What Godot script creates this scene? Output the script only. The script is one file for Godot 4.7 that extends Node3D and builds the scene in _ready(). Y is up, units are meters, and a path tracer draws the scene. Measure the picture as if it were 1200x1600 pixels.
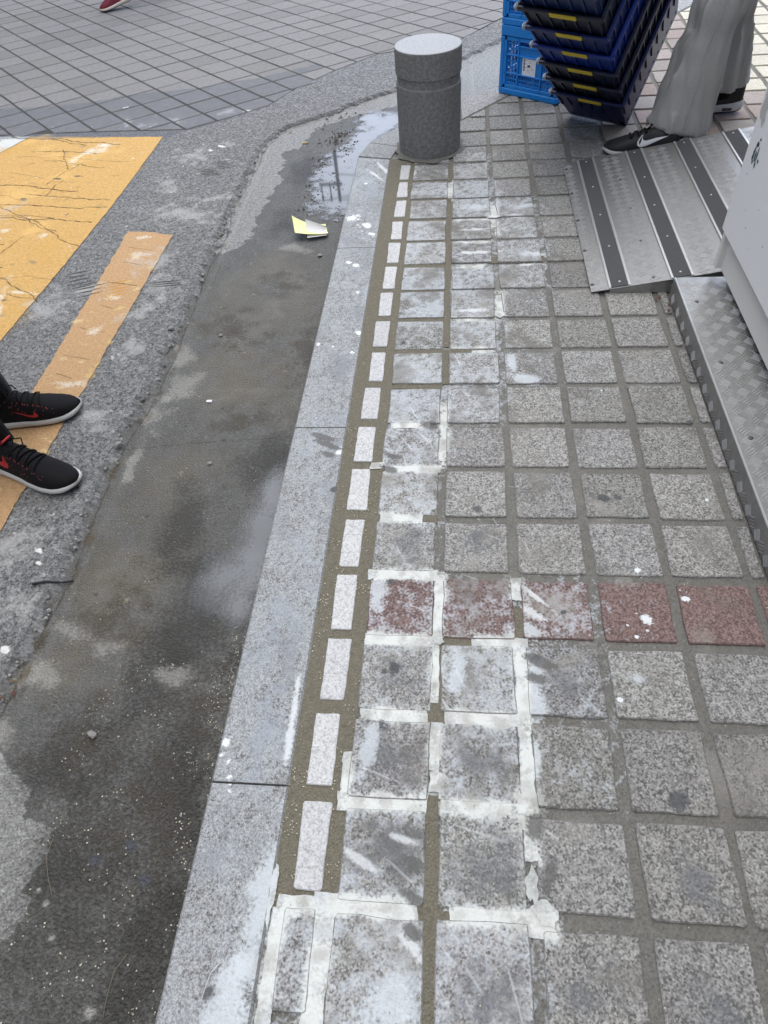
extends Node3D
# Street corner: granite kerb and pavers under repair, wet gutter, worn road, stone bollard, crates, ramp and cabinet.
# Metres; the granite paver grid has a pitch of 0.17 m, its origin at a corner of the red row.

const P := 0.17
const ROAD_Y := -0.035
const GUT_Y := -0.05

var M := {}
var N := {}           # noise bytes, 512 x 512
var rng := RandomNumberGenerator.new()
var used := {}

func lin(r, g, b, a = 1.0) -> Color:
	var c := Color(r, g, b).linear_to_srgb()
	c.a = a
	return c

# ---------------------------------------------------------------- mesh builder
class MB:
	var st := SurfaceTool.new()
	var col := Color.WHITE
	var smooth := -1
	var count := 0
	func _init():
		st.begin(Mesh.PRIMITIVE_TRIANGLES)
	func tri(a: Vector3, b: Vector3, c: Vector3, out: Vector3) -> void:
		var n := (c - a).cross(b - a)
		if n.length_squared() < 1e-16:
			return
		st.set_smooth_group(smooth)
		st.set_color(col)
		st.add_vertex(a)
		st.set_smooth_group(smooth)
		st.set_color(col)
		if n.dot(out) >= 0.0:
			st.add_vertex(b)
			st.set_smooth_group(smooth)
			st.set_color(col)
			st.add_vertex(c)
		else:
			st.add_vertex(c)
			st.set_smooth_group(smooth)
			st.set_color(col)
			st.add_vertex(b)
		count += 1
	func quad(a: Vector3, b: Vector3, c: Vector3, d: Vector3, out: Vector3) -> void:
		tri(a, b, c, out)
		tri(a, c, d, out)
	# box with chamfered edges; t places it, s is its size
	func box(t: Transform3D, s: Vector3, ch := 0.0) -> void:
		var h := s * 0.5
		ch = minf(ch, minf(h.x, minf(h.y, h.z)) * 0.9)
		if ch <= 0.0:
			for ax in 3:
				for sg in [-1.0, 1.0]:
					var u := Vector3.ZERO
					var v := Vector3.ZERO
					var n := Vector3.ZERO
					n[ax] = sg * h[ax]
					u[(ax + 1) % 3] = h[(ax + 1) % 3]
					v[(ax + 2) % 3] = h[(ax + 2) % 3]
					quad(t * (n - u - v), t * (n + u - v), t * (n + u + v), t * (n - u + v), t.basis * n)
			return
		for ax in 3:
			var a1 := (ax + 1) % 3
			var a2 := (ax + 2) % 3
			for sg in [-1.0, 1.0]:
				var n := Vector3.ZERO
				n[ax] = sg * h[ax]
				var u := Vector3.ZERO
				u[a1] = h[a1] - ch
				var v := Vector3.ZERO
				v[a2] = h[a2] - ch
				quad(t * (n - u - v), t * (n + u - v), t * (n + u + v), t * (n - u + v), t.basis * n)
			for s1 in [-1.0, 1.0]:
				for s2 in [-1.0, 1.0]:
					var p := Vector3.ZERO
					p[a1] = s1 * h[a1]
					p[a2] = s2 * (h[a2] - ch)
					var r := Vector3.ZERO
					r[a1] = s1 * (h[a1] - ch)
					r[a2] = s2 * h[a2]
					var e := Vector3.ZERO
					e[ax] = h[ax] - ch
					quad(t * (p - e), t * (p + e), t * (r + e), t * (r - e), t.basis * (p + r))
		for sx in [-1.0, 1.0]:
			for sy in [-1.0, 1.0]:
				for sz in [-1.0, 1.0]:
					var q := Vector3(sx, sy, sz)
					tri(t * (q * Vector3(h.x, h.y - ch, h.z - ch)), t * (q * Vector3(h.x - ch, h.y, h.z - ch)), t * (q * Vector3(h.x - ch, h.y - ch, h.z)), t.basis * q)
	func bx(c: Vector3, s: Vector3, ch := 0.0) -> void:
		box(Transform3D(Basis(), c), s, ch)
	# flat sheet from an outline in x and z
	func sheet(poly: PackedVector2Array, y: float) -> void:
		var ix := Geometry2D.triangulate_polygon(poly)
		for k in range(0, ix.size(), 3):
			var a := poly[ix[k]]
			var b := poly[ix[k + 1]]
			var c := poly[ix[k + 2]]
			tri(Vector3(a.x, y, a.y), Vector3(b.x, y, b.y), Vector3(c.x, y, c.y), Vector3.UP)
	# a block with a flat top, a chamfer and sides
	func slab(poly: PackedVector2Array, y: float, depth: float, ch: float) -> void:
		var c := Vector2.ZERO
		for p in poly:
			c += p
		c /= poly.size()
		var inner := PackedVector2Array()
		var n := poly.size()
		for k in n:
			var a := poly[(k + n - 1) % n]
			var b := poly[(k + 1) % n]
			var t := (b - a).normalized()
			var nn := Vector2(-t.y, t.x)
			if nn.dot(poly[k] - c) > 0:
				nn = -nn
			inner.append(poly[k] + nn * ch)
		var mid := Vector3(c.x, y, c.y)
		for k in n:
			var i2 := inner[(k + 1) % n]
			tri(mid, Vector3(inner[k].x, y, inner[k].y), Vector3(i2.x, y, i2.y), Vector3.UP)
		for k in n:
			var j := (k + 1) % n
			var o3 := Vector3(poly[k].x - c.x, 0, poly[k].y - c.y)
			var p0 := Vector3(inner[k].x, y, inner[k].y)
			var p1 := Vector3(inner[j].x, y, inner[j].y)
			var p2 := Vector3(poly[j].x, y - ch, poly[j].y)
			var p3 := Vector3(poly[k].x, y - ch, poly[k].y)
			quad(p0, p1, p2, p3, o3 + Vector3(0, 0.3, 0))
			quad(p3, p2, p2 - Vector3(0, depth, 0), p3 - Vector3(0, depth, 0), o3)
	func lathe(prof: Array, seg: int, at := Vector3.ZERO, b := Basis()) -> void:
		for k in prof.size() - 1:
			if smooth >= 0:
				smooth = k
			var p: Vector2 = prof[k]
			var r: Vector2 = prof[k + 1]
			for s in seg:
				var a0 := TAU * s / seg
				var a1 := TAU * (s + 1) / seg
				var d0 := Vector3(cos(a0), 0, sin(a0))
				var d1 := Vector3(cos(a1), 0, sin(a1))
				var dr := r - p
				var out := (d0 + d1) * 0.5 * dr.y - Vector3.UP * dr.x
				quad(at + b * (d0 * p.x + Vector3(0, p.y, 0)), at + b * (d1 * p.x + Vector3(0, p.y, 0)), at + b * (d1 * r.x + Vector3(0, r.y, 0)), at + b * (d0 * r.x + Vector3(0, r.y, 0)), b * out)
	func tube(pts: Array, r0: float, r1: float, seg := 6) -> void:
		var n := pts.size()
		var rings := []
		for k in n:
			var t: Vector3 = (pts[mini(k + 1, n - 1)] - pts[maxi(k - 1, 0)]).normalized()
			var u := t.cross(Vector3.UP if absf(t.y) < 0.9 else Vector3.RIGHT).normalized()
			var v := t.cross(u)
			var r := lerpf(r0, r1, float(k) / maxf(1, n - 1))
			var ring := []
			for s in seg:
				ring.append(pts[k] + (u * cos(TAU * s / seg) + v * sin(TAU * s / seg)) * r)
			rings.append(ring)
		for k in n - 1:
			for s in seg:
				var j := (s + 1) % seg
				quad(rings[k][s], rings[k][j], rings[k + 1][j], rings[k + 1][s], rings[k][s] + rings[k][j] - pts[k] * 2.0)
		for s in seg:
			var j := (s + 1) % seg
			tri(pts[0], rings[0][s], rings[0][j], pts[0] - pts[1])
			tri(pts[n - 1], rings[n - 1][s], rings[n - 1][j], pts[n - 1] - pts[n - 2])
	func done(weld := false) -> ArrayMesh:
		if weld:
			st.index()
		st.generate_normals()
		return st.commit()

# ---------------------------------------------------------------- nodes
func numbered(called: String) -> String:
	var n: int = used.get(called, 0)
	used[called] = n + 1
	return called if n == 0 else "%s_%03d" % [called, n]

func obj(called: String, mesh: Mesh, mat: Material, parent: Node) -> MeshInstance3D:
	var o := MeshInstance3D.new()
	o.mesh = mesh
	if mat:
		o.material_override = mat
	o.name = numbered(called) if parent == self else called
	parent.add_child(o, true)
	return o

func tag(o: Node, label: String, category: String, group := "") -> Node:
	o.set_meta("label", label)
	o.set_meta("category", category)
	if group != "":
		o.set_meta("group", group)
	return o

func thing(called: String, label: String, category: String, at := Vector3.ZERO, group := "") -> Node3D:
	var o := Node3D.new()
	o.name = numbered(called)
	add_child(o)
	o.position = at
	tag(o, label, category, group)
	return o

func structure(called: String, label := "") -> Node3D:
	var o := Node3D.new()
	o.name = numbered(called)
	add_child(o)
	o.set_meta("kind", "structure")
	if label != "":
		o.set_meta("label", label)
	return o

func sobj(called: String, mesh: Mesh, mat: Material, label := "") -> MeshInstance3D:
	var o := obj(called, mesh, mat, self)
	o.set_meta("kind", "structure")
	if label != "":
		o.set_meta("label", label)
	return o

# ---------------------------------------------------------------- outlines
func rag(poly: PackedVector2Array, step: float, amp: float, sd: int, open := false) -> PackedVector2Array:
	var nz := FastNoiseLite.new()
	nz.seed = sd
	nz.noise_type = FastNoiseLite.TYPE_SIMPLEX_SMOOTH
	nz.frequency = 18.0
	nz.fractal_octaves = 4
	nz.fractal_gain = 0.6
	var out := PackedVector2Array()
	var n := poly.size()
	for k in (n - 1 if open else n):
		var a := poly[k]
		var b := poly[(k + 1) % n]
		var m := maxi(1, int((b - a).length() / step))
		for s in m:
			var p := a.lerp(b, float(s) / m)
			out.append(p + Vector2(nz.get_noise_2d(p.x, p.y), nz.get_noise_2d(p.x + 31.0, p.y - 17.0)) * amp)
	if open:
		out.append(poly[n - 1])
	return out

func rect(x0: float, z0: float, x1: float, z1: float) -> PackedVector2Array:
	return PackedVector2Array([Vector2(x0, z0), Vector2(x1, z0), Vector2(x1, z1), Vector2(x0, z1)])

func v2(a: Array) -> PackedVector2Array:
	var o := PackedVector2Array()
	for k in range(0, a.size(), 2):
		o.append(Vector2(a[k], a[k + 1]))
	return o

# outline of a hand-cut stone: straight sides with small nicks, corners knocked off
func stone(poly: PackedVector2Array, r: float, nick: float) -> PackedVector2Array:
	var out := PackedVector2Array()
	var n := poly.size()
	for k in n:
		var a := poly[k]
		var pa := poly[(k + n - 1) % n]
		var pb := poly[(k + 1) % n]
		var da := (pa - a)
		var db := (pb - a)
		var ra := minf(r * rng.randf_range(0.4, 1.6), da.length() * 0.3)
		var rb := minf(r * rng.randf_range(0.4, 1.6), db.length() * 0.3)
		out.append(a + da.normalized() * ra)
		out.append(a + db.normalized() * rb)
		if db.length() > 0.06:
			for t in [0.32, 0.66]:
				var nn := Vector2(-db.y, db.x).normalized()
				out.append(a + db * (t + rng.randf_range(-0.08, 0.08)) + nn * rng.randf_range(-nick, nick))
	return out

# ---------------------------------------------------------------- textures
func noise_bytes(type: int, freq: float, size: int, sd: int, oct := 1, cell := false) -> PackedByteArray:
	var f := FastNoiseLite.new()
	f.noise_type = type
	f.frequency = freq
	f.seed = sd
	f.fractal_type = FastNoiseLite.FRACTAL_FBM if oct > 1 else FastNoiseLite.FRACTAL_NONE
	f.fractal_octaves = oct
	if cell:
		f.cellular_return_type = FastNoiseLite.RETURN_CELL_VALUE
		f.cellular_jitter = 1.0
	var im := f.get_seamless_image(size, size, false, false, 0.06)
	im.convert(Image.FORMAT_L8)
	return im.get_data()

func tex_rgb(d: PackedByteArray, size: int) -> ImageTexture:
	return ImageTexture.create_from_image(Image.create_from_data(size, size, false, Image.FORMAT_RGB8, d))

func tex_l(d: PackedByteArray, w: int, h: int) -> ImageTexture:
	return ImageTexture.create_from_image(Image.create_from_data(w, h, false, Image.FORMAT_L8, d))

# grains: stone and ground textures from cell noise and fine noise, sRGB bytes through a ramp
func grain_tex(cells: PackedByteArray, cells2: PackedByteArray, fine: PackedByteArray, size: int, ramp: Gradient, wa: float, wb: float, wf: float) -> ImageTexture:
	var lut := PackedByteArray()
	for k in 256:
		var c := ramp.sample(k / 255.0)
		lut.append(c.r8)
		lut.append(c.g8)
		lut.append(c.b8)
	var n := size * size
	var d := PackedByteArray()
	d.resize(n * 3)
	var o := 0
	for k in n:
		var v := clampi(int(cells[k] * wa + cells2[k] * wb + fine[k] * wf), 0, 255) * 3
		d[o] = lut[v]
		d[o + 1] = lut[v + 1]
		d[o + 2] = lut[v + 2]
		o += 3
	return tex_rgb(d, size)

func ramp(a: Array) -> Gradient:
	var g := Gradient.new()
	var off := PackedFloat32Array()
	var col := PackedColorArray()
	for k in a:
		off.append(k[0])
		col.append(lin(k[1], k[2], k[3]))
	g.offsets = off
	g.colors = col
	return g

# A stain layer: an RGBA picture of a rectangle of ground, in metres.
class Layer:
	var w: int
	var h: int
	var x0: float
	var z0: float
	var s: float
	var d := PackedByteArray()
	var nz: Dictionary
	func _init(ax: float, az: float, bx: float, bz: float, per_m: float, noises: Dictionary):
		x0 = ax
		z0 = az
		s = per_m
		w = int((bx - ax) * per_m)
		h = int((bz - az) * per_m)
		d.resize(w * h * 4)
		nz = noises
	func put(o: int, r: int, g: int, b: int, a: float) -> void:
		var da := d[o + 3] / 255.0
		var oa := a + da * (1.0 - a)
		if oa <= 0.004:
			return
		var f := a / oa
		d[o] = int(lerpf(d[o], r, f))
		d[o + 1] = int(lerpf(d[o + 1], g, f))
		d[o + 2] = int(lerpf(d[o + 2], b, f))
		d[o + 3] = int(oa * 255.0)
	# ragged patch: ellipse (boxy false) or rectangle
	func blob(cx: float, cz: float, rx: float, rz: float, ang: float, c: Color, a: float, soft := 0.25, ragged := 0.8, boxy := false, which := "mid") -> void:
		var c1 := cos(ang)
		var s1 := sin(ang)
		var m := maxf(rx, rz) * 1.5
		var n: PackedByteArray = nz[which]
		var f: PackedByteArray = nz["fine"]
		var r8 := c.r8
		var g8 := c.g8
		var b8 := c.b8
		for j in range(maxi(0, int((cz - m - z0) * s)), mini(h, int((cz + m - z0) * s) + 1)):
			var z := z0 + (j + 0.5) / s - cz
			for i in range(maxi(0, int((cx - m - x0) * s)), mini(w, int((cx + m - x0) * s) + 1)):
				var x := x0 + (i + 0.5) / s - cx
				var lx := absf(x * c1 + z * s1) / rx
				var lz := absf(z * c1 - x * s1) / rz
				if lx > 1.5 or lz > 1.5:
					continue
				var dd := maxf(lx, lz) if boxy else sqrt(lx * lx + lz * lz)
				var k := (j & 511) * 512 + (i & 511)
				var v := (1.0 - dd + (n[k] / 255.0 - 0.5) * ragged + (f[k] / 255.0 - 0.5) * ragged * 0.5) / soft
				if v > 0.0:
					put((j * w + i) * 4, r8, g8, b8, minf(v, 1.0) * a)
	# area inside an outline, its edge broken by noise
	func area(poly: PackedVector2Array, c: Color, a: float, edge: float, which := "mid", fleck := 0.0) -> void:
		var lo := poly[0]
		var hi := poly[0]
		for p in poly:
			lo = lo.min(p)
			hi = hi.max(p)
		var n: PackedByteArray = nz[which]
		var n2: PackedByteArray = nz["big"]
		var f: PackedByteArray = nz["fine"]
		var np := poly.size()
		for j in range(maxi(0, int((lo.y - edge - z0) * s)), mini(h, int((hi.y + edge - z0) * s) + 1)):
			var z := z0 + (j + 0.5) / s
			for i in range(maxi(0, int((lo.x - edge - x0) * s)), mini(w, int((hi.x + edge - x0) * s) + 1)):
				var k := (j & 511) * 512 + (i & 511)
				var x := x0 + (i + 0.5) / s + (n[k] / 255.0 - 0.5) * edge * 2.0
				var zz := z + (n2[k] / 255.0 - 0.5) * edge * 2.0
				var inside := false
				var q := np - 1
				for e in np:
					var pe := poly[e]
					var pq := poly[q]
					if (pe.y > zz) != (pq.y > zz) and x < (pq.x - pe.x) * (zz - pe.y) / (pq.y - pe.y) + pe.x:
						inside = not inside
					q = e
				if inside:
					var al := a
					if fleck > 0.0:
						al *= clampf(1.0 - fleck + (f[k] + n[k] - 256.0) / 256.0 * fleck * 2.0, 0.0, 1.0)
					put((j * w + i) * 4, c.r8, c.g8, c.b8, al)
	func crack(pts: Array, r: float, c: Color, a: float) -> void:
		for k in pts.size() - 1:
			var m := maxi(1, int((pts[k + 1] - pts[k]).length() * s * 1.4))
			for t in m:
				var p: Vector2 = pts[k].lerp(pts[k + 1], float(t) / m)
				var i := int((p.x - x0) * s)
				var j := int((p.y - z0) * s)
				var rr: float = r * s * (0.35 + 1.5 * nz["mid"][(int(p.x * 900.0) & 511) * 512 + (int(p.y * 900.0) & 511)] / 255.0)
				var ri := int(ceil(rr))
				for jj in range(maxi(0, j - ri), mini(h, j + ri + 1)):
					for ii in range(maxi(0, i - ri), mini(w, i + ri + 1)):
						var dx := ii - (p.x - x0) * s
						var dz := jj - (p.y - z0) * s
						var al := clampf(rr + 0.5 - sqrt(dx * dx + dz * dz), 0.0, 1.0)
						if al > 0.02:
							put((jj * w + ii) * 4, c.r8, c.g8, c.b8, al * a)
	func tex() -> ImageTexture:
		return ImageTexture.create_from_image(Image.create_from_data(w, h, false, Image.FORMAT_RGBA8, d))

# world-mapped material: repeated grain on uv1, a stain layer on uv2
func wmat(called: String, tex: Texture2D, size: float, tint: Color, rough: float, hgt: Texture2D = null, relief := 0.0, layer: Layer = null, ltex: Texture2D = null) -> StandardMaterial3D:
	var m := StandardMaterial3D.new()
	m.resource_name = called
	m.albedo_color = tint
	m.albedo_texture = tex
	m.roughness = rough
	m.metallic_specular = 0.4
	m.uv1_triplanar = true
	m.uv1_world_triplanar = true
	m.uv1_scale = Vector3.ONE / size
	m.vertex_color_use_as_albedo = true
	if hgt:
		m.heightmap_enabled = true
		m.heightmap_texture = hgt
		m.heightmap_scale = relief
	if layer:
		m.detail_enabled = true
		m.detail_albedo = ltex
		m.detail_uv_layer = BaseMaterial3D.DETAIL_UV_2
		m.uv2_triplanar = true
		m.uv2_world_triplanar = true
		var ex := layer.w / layer.s
		var ez := layer.h / layer.s
		m.uv2_scale = Vector3(1.0 / ex, 1.0, 1.0 / ez)
		m.uv2_offset = Vector3(-layer.x0 / ex, 0, -layer.z0 / ez)
	M[called] = m
	return m

func mat(called: String, c: Color, rough := 0.6, metal := 0.0, spec := 0.5) -> StandardMaterial3D:
	var m := StandardMaterial3D.new()
	m.resource_name = called
	m.albedo_color = c
	m.roughness = rough
	m.metallic = metal
	m.metallic_specular = spec
	M[called] = m
	return m

func with_noise(m: StandardMaterial3D, tex: Texture2D, size: float, hgt: Texture2D = null, relief := 0.0, world := false) -> StandardMaterial3D:
	m.albedo_texture = tex
	m.uv1_triplanar = true
	m.uv1_world_triplanar = world
	m.uv1_scale = Vector3.ONE / size
	if hgt:
		m.heightmap_enabled = true
		m.heightmap_texture = hgt
		m.heightmap_scale = relief
	return m

# ---------------------------------------------------------------- the scene
func _ready():
	rng.seed = 7
	view()
	textures()
	stains()
	ground()
	sidewalk()
	road_markings()
	road_pavers()
	surroundings()
	bollard()
	ramp_and_step()
	cabinet()
	crates()
	people()
	litter()

func view():
	var cam := Camera3D.new()
	cam.name = "camera"
	cam.position = Vector3(0.18913, 1.28547, 0.899)
	cam.rotation_degrees = Vector3(-49.1596, 8.9306, -6.1144)
	cam.fov = 73.93
	cam.near = 0.05
	cam.far = 400.0
	add_child(cam)
	var env := Environment.new()
	env.background_mode = Environment.BG_SKY
	var sm := ProceduralSkyMaterial.new()
	sm.sky_top_color = Color(0.825, 0.85, 0.885)
	sm.sky_horizon_color = Color(0.46, 0.69, 0.96)
	sm.sky_curve = 0.5
	sm.ground_bottom_color = Color(0.35, 0.34, 0.33)
	sm.ground_horizon_color = Color(0.6, 0.6, 0.6)
	sm.sun_angle_max = 1.0
	var sky := Sky.new()
	sky.sky_material = sm
	env.sky = sky
	env.background_energy_multiplier = 1.0
	env.tonemap_mode = Environment.TONE_MAPPER_LINEAR
	env.tonemap_exposure = 3.3
	env.sdfgi_enabled = true
	env.ssao_enabled = true
	env.ssil_enabled = true
	var we := WorldEnvironment.new()
	we.environment = env
	add_child(we)
	var sun := DirectionalLight3D.new()
	sun.name = "sun"
	sun.light_energy = 0.35
	sun.light_color = Color(1.0, 0.93, 0.83)
	sun.light_angular_distance = 110.0
	sun.sky_mode = DirectionalLight3D.SKY_MODE_LIGHT_ONLY
	sun.shadow_enabled = true
	add_child(sun)
	sun.look_at_from_position(Vector3(-3.0, 7.5, -4.0), Vector3.ZERO)

func textures():
	N["mid"] = noise_bytes(FastNoiseLite.TYPE_SIMPLEX_SMOOTH, 0.03, 512, 3, 4)
	N["big"] = noise_bytes(FastNoiseLite.TYPE_SIMPLEX_SMOOTH, 0.012, 512, 5, 4)
	N["fine"] = noise_bytes(FastNoiseLite.TYPE_SIMPLEX, 0.19, 512, 9, 2)
	var cs := 1024
	var c3 := noise_bytes(FastNoiseLite.TYPE_CELLULAR, 0.11, cs, 21, 1, true)
	var c6 := noise_bytes(FastNoiseLite.TYPE_CELLULAR, 0.055, cs, 22, 1, true)
	var fn := noise_bytes(FastNoiseLite.TYPE_SIMPLEX, 0.06, cs, 23, 4)
	var fn2 := noise_bytes(FastNoiseLite.TYPE_SIMPLEX, 0.02, cs, 24, 5)
	# granite, 0.73 m across
	M["t_granite"] = grain_tex(c3, c6, fn, cs, ramp([[0.0, 0.08, 0.08, 0.077], [0.3, 0.15, 0.148, 0.143], [0.42, 0.235, 0.231, 0.222], [0.55, 0.32, 0.315, 0.302], [0.7, 0.41, 0.404, 0.388], [1.0, 0.6, 0.59, 0.57]]), 0.42, 0.22, 0.36)
	M["t_red"] = grain_tex(c3, c6, fn, cs, ramp([[0.0, 0.075, 0.056, 0.052], [0.3, 0.12, 0.082, 0.076], [0.44, 0.185, 0.118, 0.107], [0.65, 0.26, 0.178, 0.162], [1.0, 0.38, 0.31, 0.285]]), 0.42, 0.22, 0.36)
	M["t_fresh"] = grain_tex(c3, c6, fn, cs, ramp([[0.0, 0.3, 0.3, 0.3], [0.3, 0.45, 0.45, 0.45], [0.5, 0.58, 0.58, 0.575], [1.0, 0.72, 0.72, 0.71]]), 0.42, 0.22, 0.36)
	M["t_asphalt"] = grain_tex(c6, c3, fn, cs, ramp([[0.0, 0.035, 0.035, 0.035], [0.3, 0.09, 0.09, 0.088], [0.46, 0.16, 0.159, 0.155], [0.65, 0.23, 0.228, 0.223], [0.82, 0.32, 0.318, 0.31], [1.0, 0.52, 0.51, 0.5]]), 0.3, 0.3, 0.4)
	M["t_concrete"] = grain_tex(fn2, c3, fn, cs, ramp([[0.0, 0.13, 0.125, 0.115], [0.35, 0.25, 0.245, 0.23], [0.6, 0.36, 0.355, 0.335], [1.0, 0.55, 0.54, 0.52]]), 0.4, 0.15, 0.45)
	M["t_mortar"] = grain_tex(fn2, c3, fn, cs, ramp([[0.0, 0.5, 0.5, 0.5], [0.3, 0.72, 0.72, 0.72], [0.6, 0.9, 0.9, 0.9], [0.9, 1, 1, 1], [1.0, 1, 1, 1]]), 0.3, 0.3, 0.4)
	M["t_stone"] = grain_tex(fn2, c3, fn, cs, ramp([[0.0, 0.12, 0.12, 0.12], [0.4, 0.22, 0.22, 0.218], [0.6, 0.3, 0.3, 0.296], [1.0, 0.46, 0.46, 0.45]]), 0.4, 0.22, 0.38)
	M["t_cloud"] = grain_tex(fn2, fn, fn, cs, ramp([[0.0, 0.7, 0.7, 0.7], [0.5, 0.86, 0.86, 0.86], [1.0, 1, 1, 1]]), 0.6, 0.2, 0.2)
	M["h_cell"] = tex_l(c6, cs, cs)
	M["h_cell3"] = tex_l(c3, cs, cs)
	M["h_fine"] = tex_l(fn, cs, cs)
	M["h_big"] = tex_l(fn2, cs, cs)

# whitened cement film over the pavers: rows from the bollard towards the red row and past it, columns outward from the kerb
const FILM := [
	[0.35, 0.5, 0.1, 0.0], [0.6, 0.6, 0.1, 0.0], [0.6, 0.62, 0.55, 0.1], [0.55, 0.45, 0.45, 0.1], [0.6, 0.5, 0.5, 0.05],
	[0.7, 0.6, 0.5, 0.05], [0.72, 0.55, 0.25, 0.0], [0.45, 0.55, 0.3, 0.0], [0.66, 0.5, 0.22, 0.0], [0.62, 0.45, 0.05, 0.0],
	[0.52, 0.12, 0.0, 0.0], [0.55, 0.05, 0.0, 0.12], [0.3, 0.1, 0.1, 0.0], [0.45, 0.48, 0.42, 0.16], [0.32, 0.55, 0.3, 0.05],
	[0.28, 0.5, 0.3, 0.05], [0.52, 0.32, 0.1, 0.0], [0.62, 0.48, 0.12, 0.0], [0.5, 0.4, 0.1, 0.0], [0.5, 0.4, 0.1, 0.0]]

const CEMENT := [[-0.005, -0.022, 0.152, 0.003], [0.15, -0.01, 0.171, 0.15], [0.004, 0.147, 0.16, 0.173], [0.235, 0.149, 0.345, 0.171], [0.15, 0.172, 0.162, 0.3], [0.01, 0.317, 0.14, 0.343], [0.18, 0.318, 0.33, 0.343], [0.319, 0.15, 0.343, 0.34], [0.15, 0.343, 0.17, 0.435], [0.151, 0.44, 0.169, 0.475], [-0.015, 0.485, 0.146, 0.513], [0.172, 0.487, 0.33, 0.514], [0.32, 0.34, 0.342, 0.58], [0.305, 0.47, 0.345, 0.53], [-0.035, 0.652, 0.135, 0.684], [0.192, 0.657, 0.34, 0.683], [0.29, 0.66, 0.36, 0.692], [-0.098, 0.66, -0.02, 0.69], [-0.034, 0.68, -0.002, 1.2], [-0.104, 0.68, -0.084, 0.84], [-0.012, 0.41, 0.004, 0.5], [0.32, -0.005, 0.34, 0.05],
			[0.01, -0.193, 0.11, -0.167], [0.01, -0.362, 0.155, -0.338], [0.015, -0.531, 0.12, -0.51], [0.15, -0.63, 0.169, -0.37], [0.151, -2.05, 0.169, -1.88], [0.17, -1.712, 0.33, -1.695], [0.175, -1.042, 0.29, -1.02], [0.18, -1.37, 0.3, -1.345], [0.19, -1.54, 0.32, -1.52], [0.321, -1.86, 0.345, -1.6], [0.322, -1.2, 0.343, -1.02], [0.18, -0.874, 0.3, -0.855], [-0.02, -2.22, 0.005, -2.12], [-0.03, -0.37, -0.0, -0.35]]

func film(tx: float, tz: float) -> float:
	var r := clampi(int(floor(tz)) + 13, 0, FILM.size() - 1)
	if tz < -13.6:
		return 0.0
	if tx < 0.0:
		return 0.5
	var c := int(floor(tx))
	return 0.0 if c > 3 else FILM[r][c]

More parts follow.
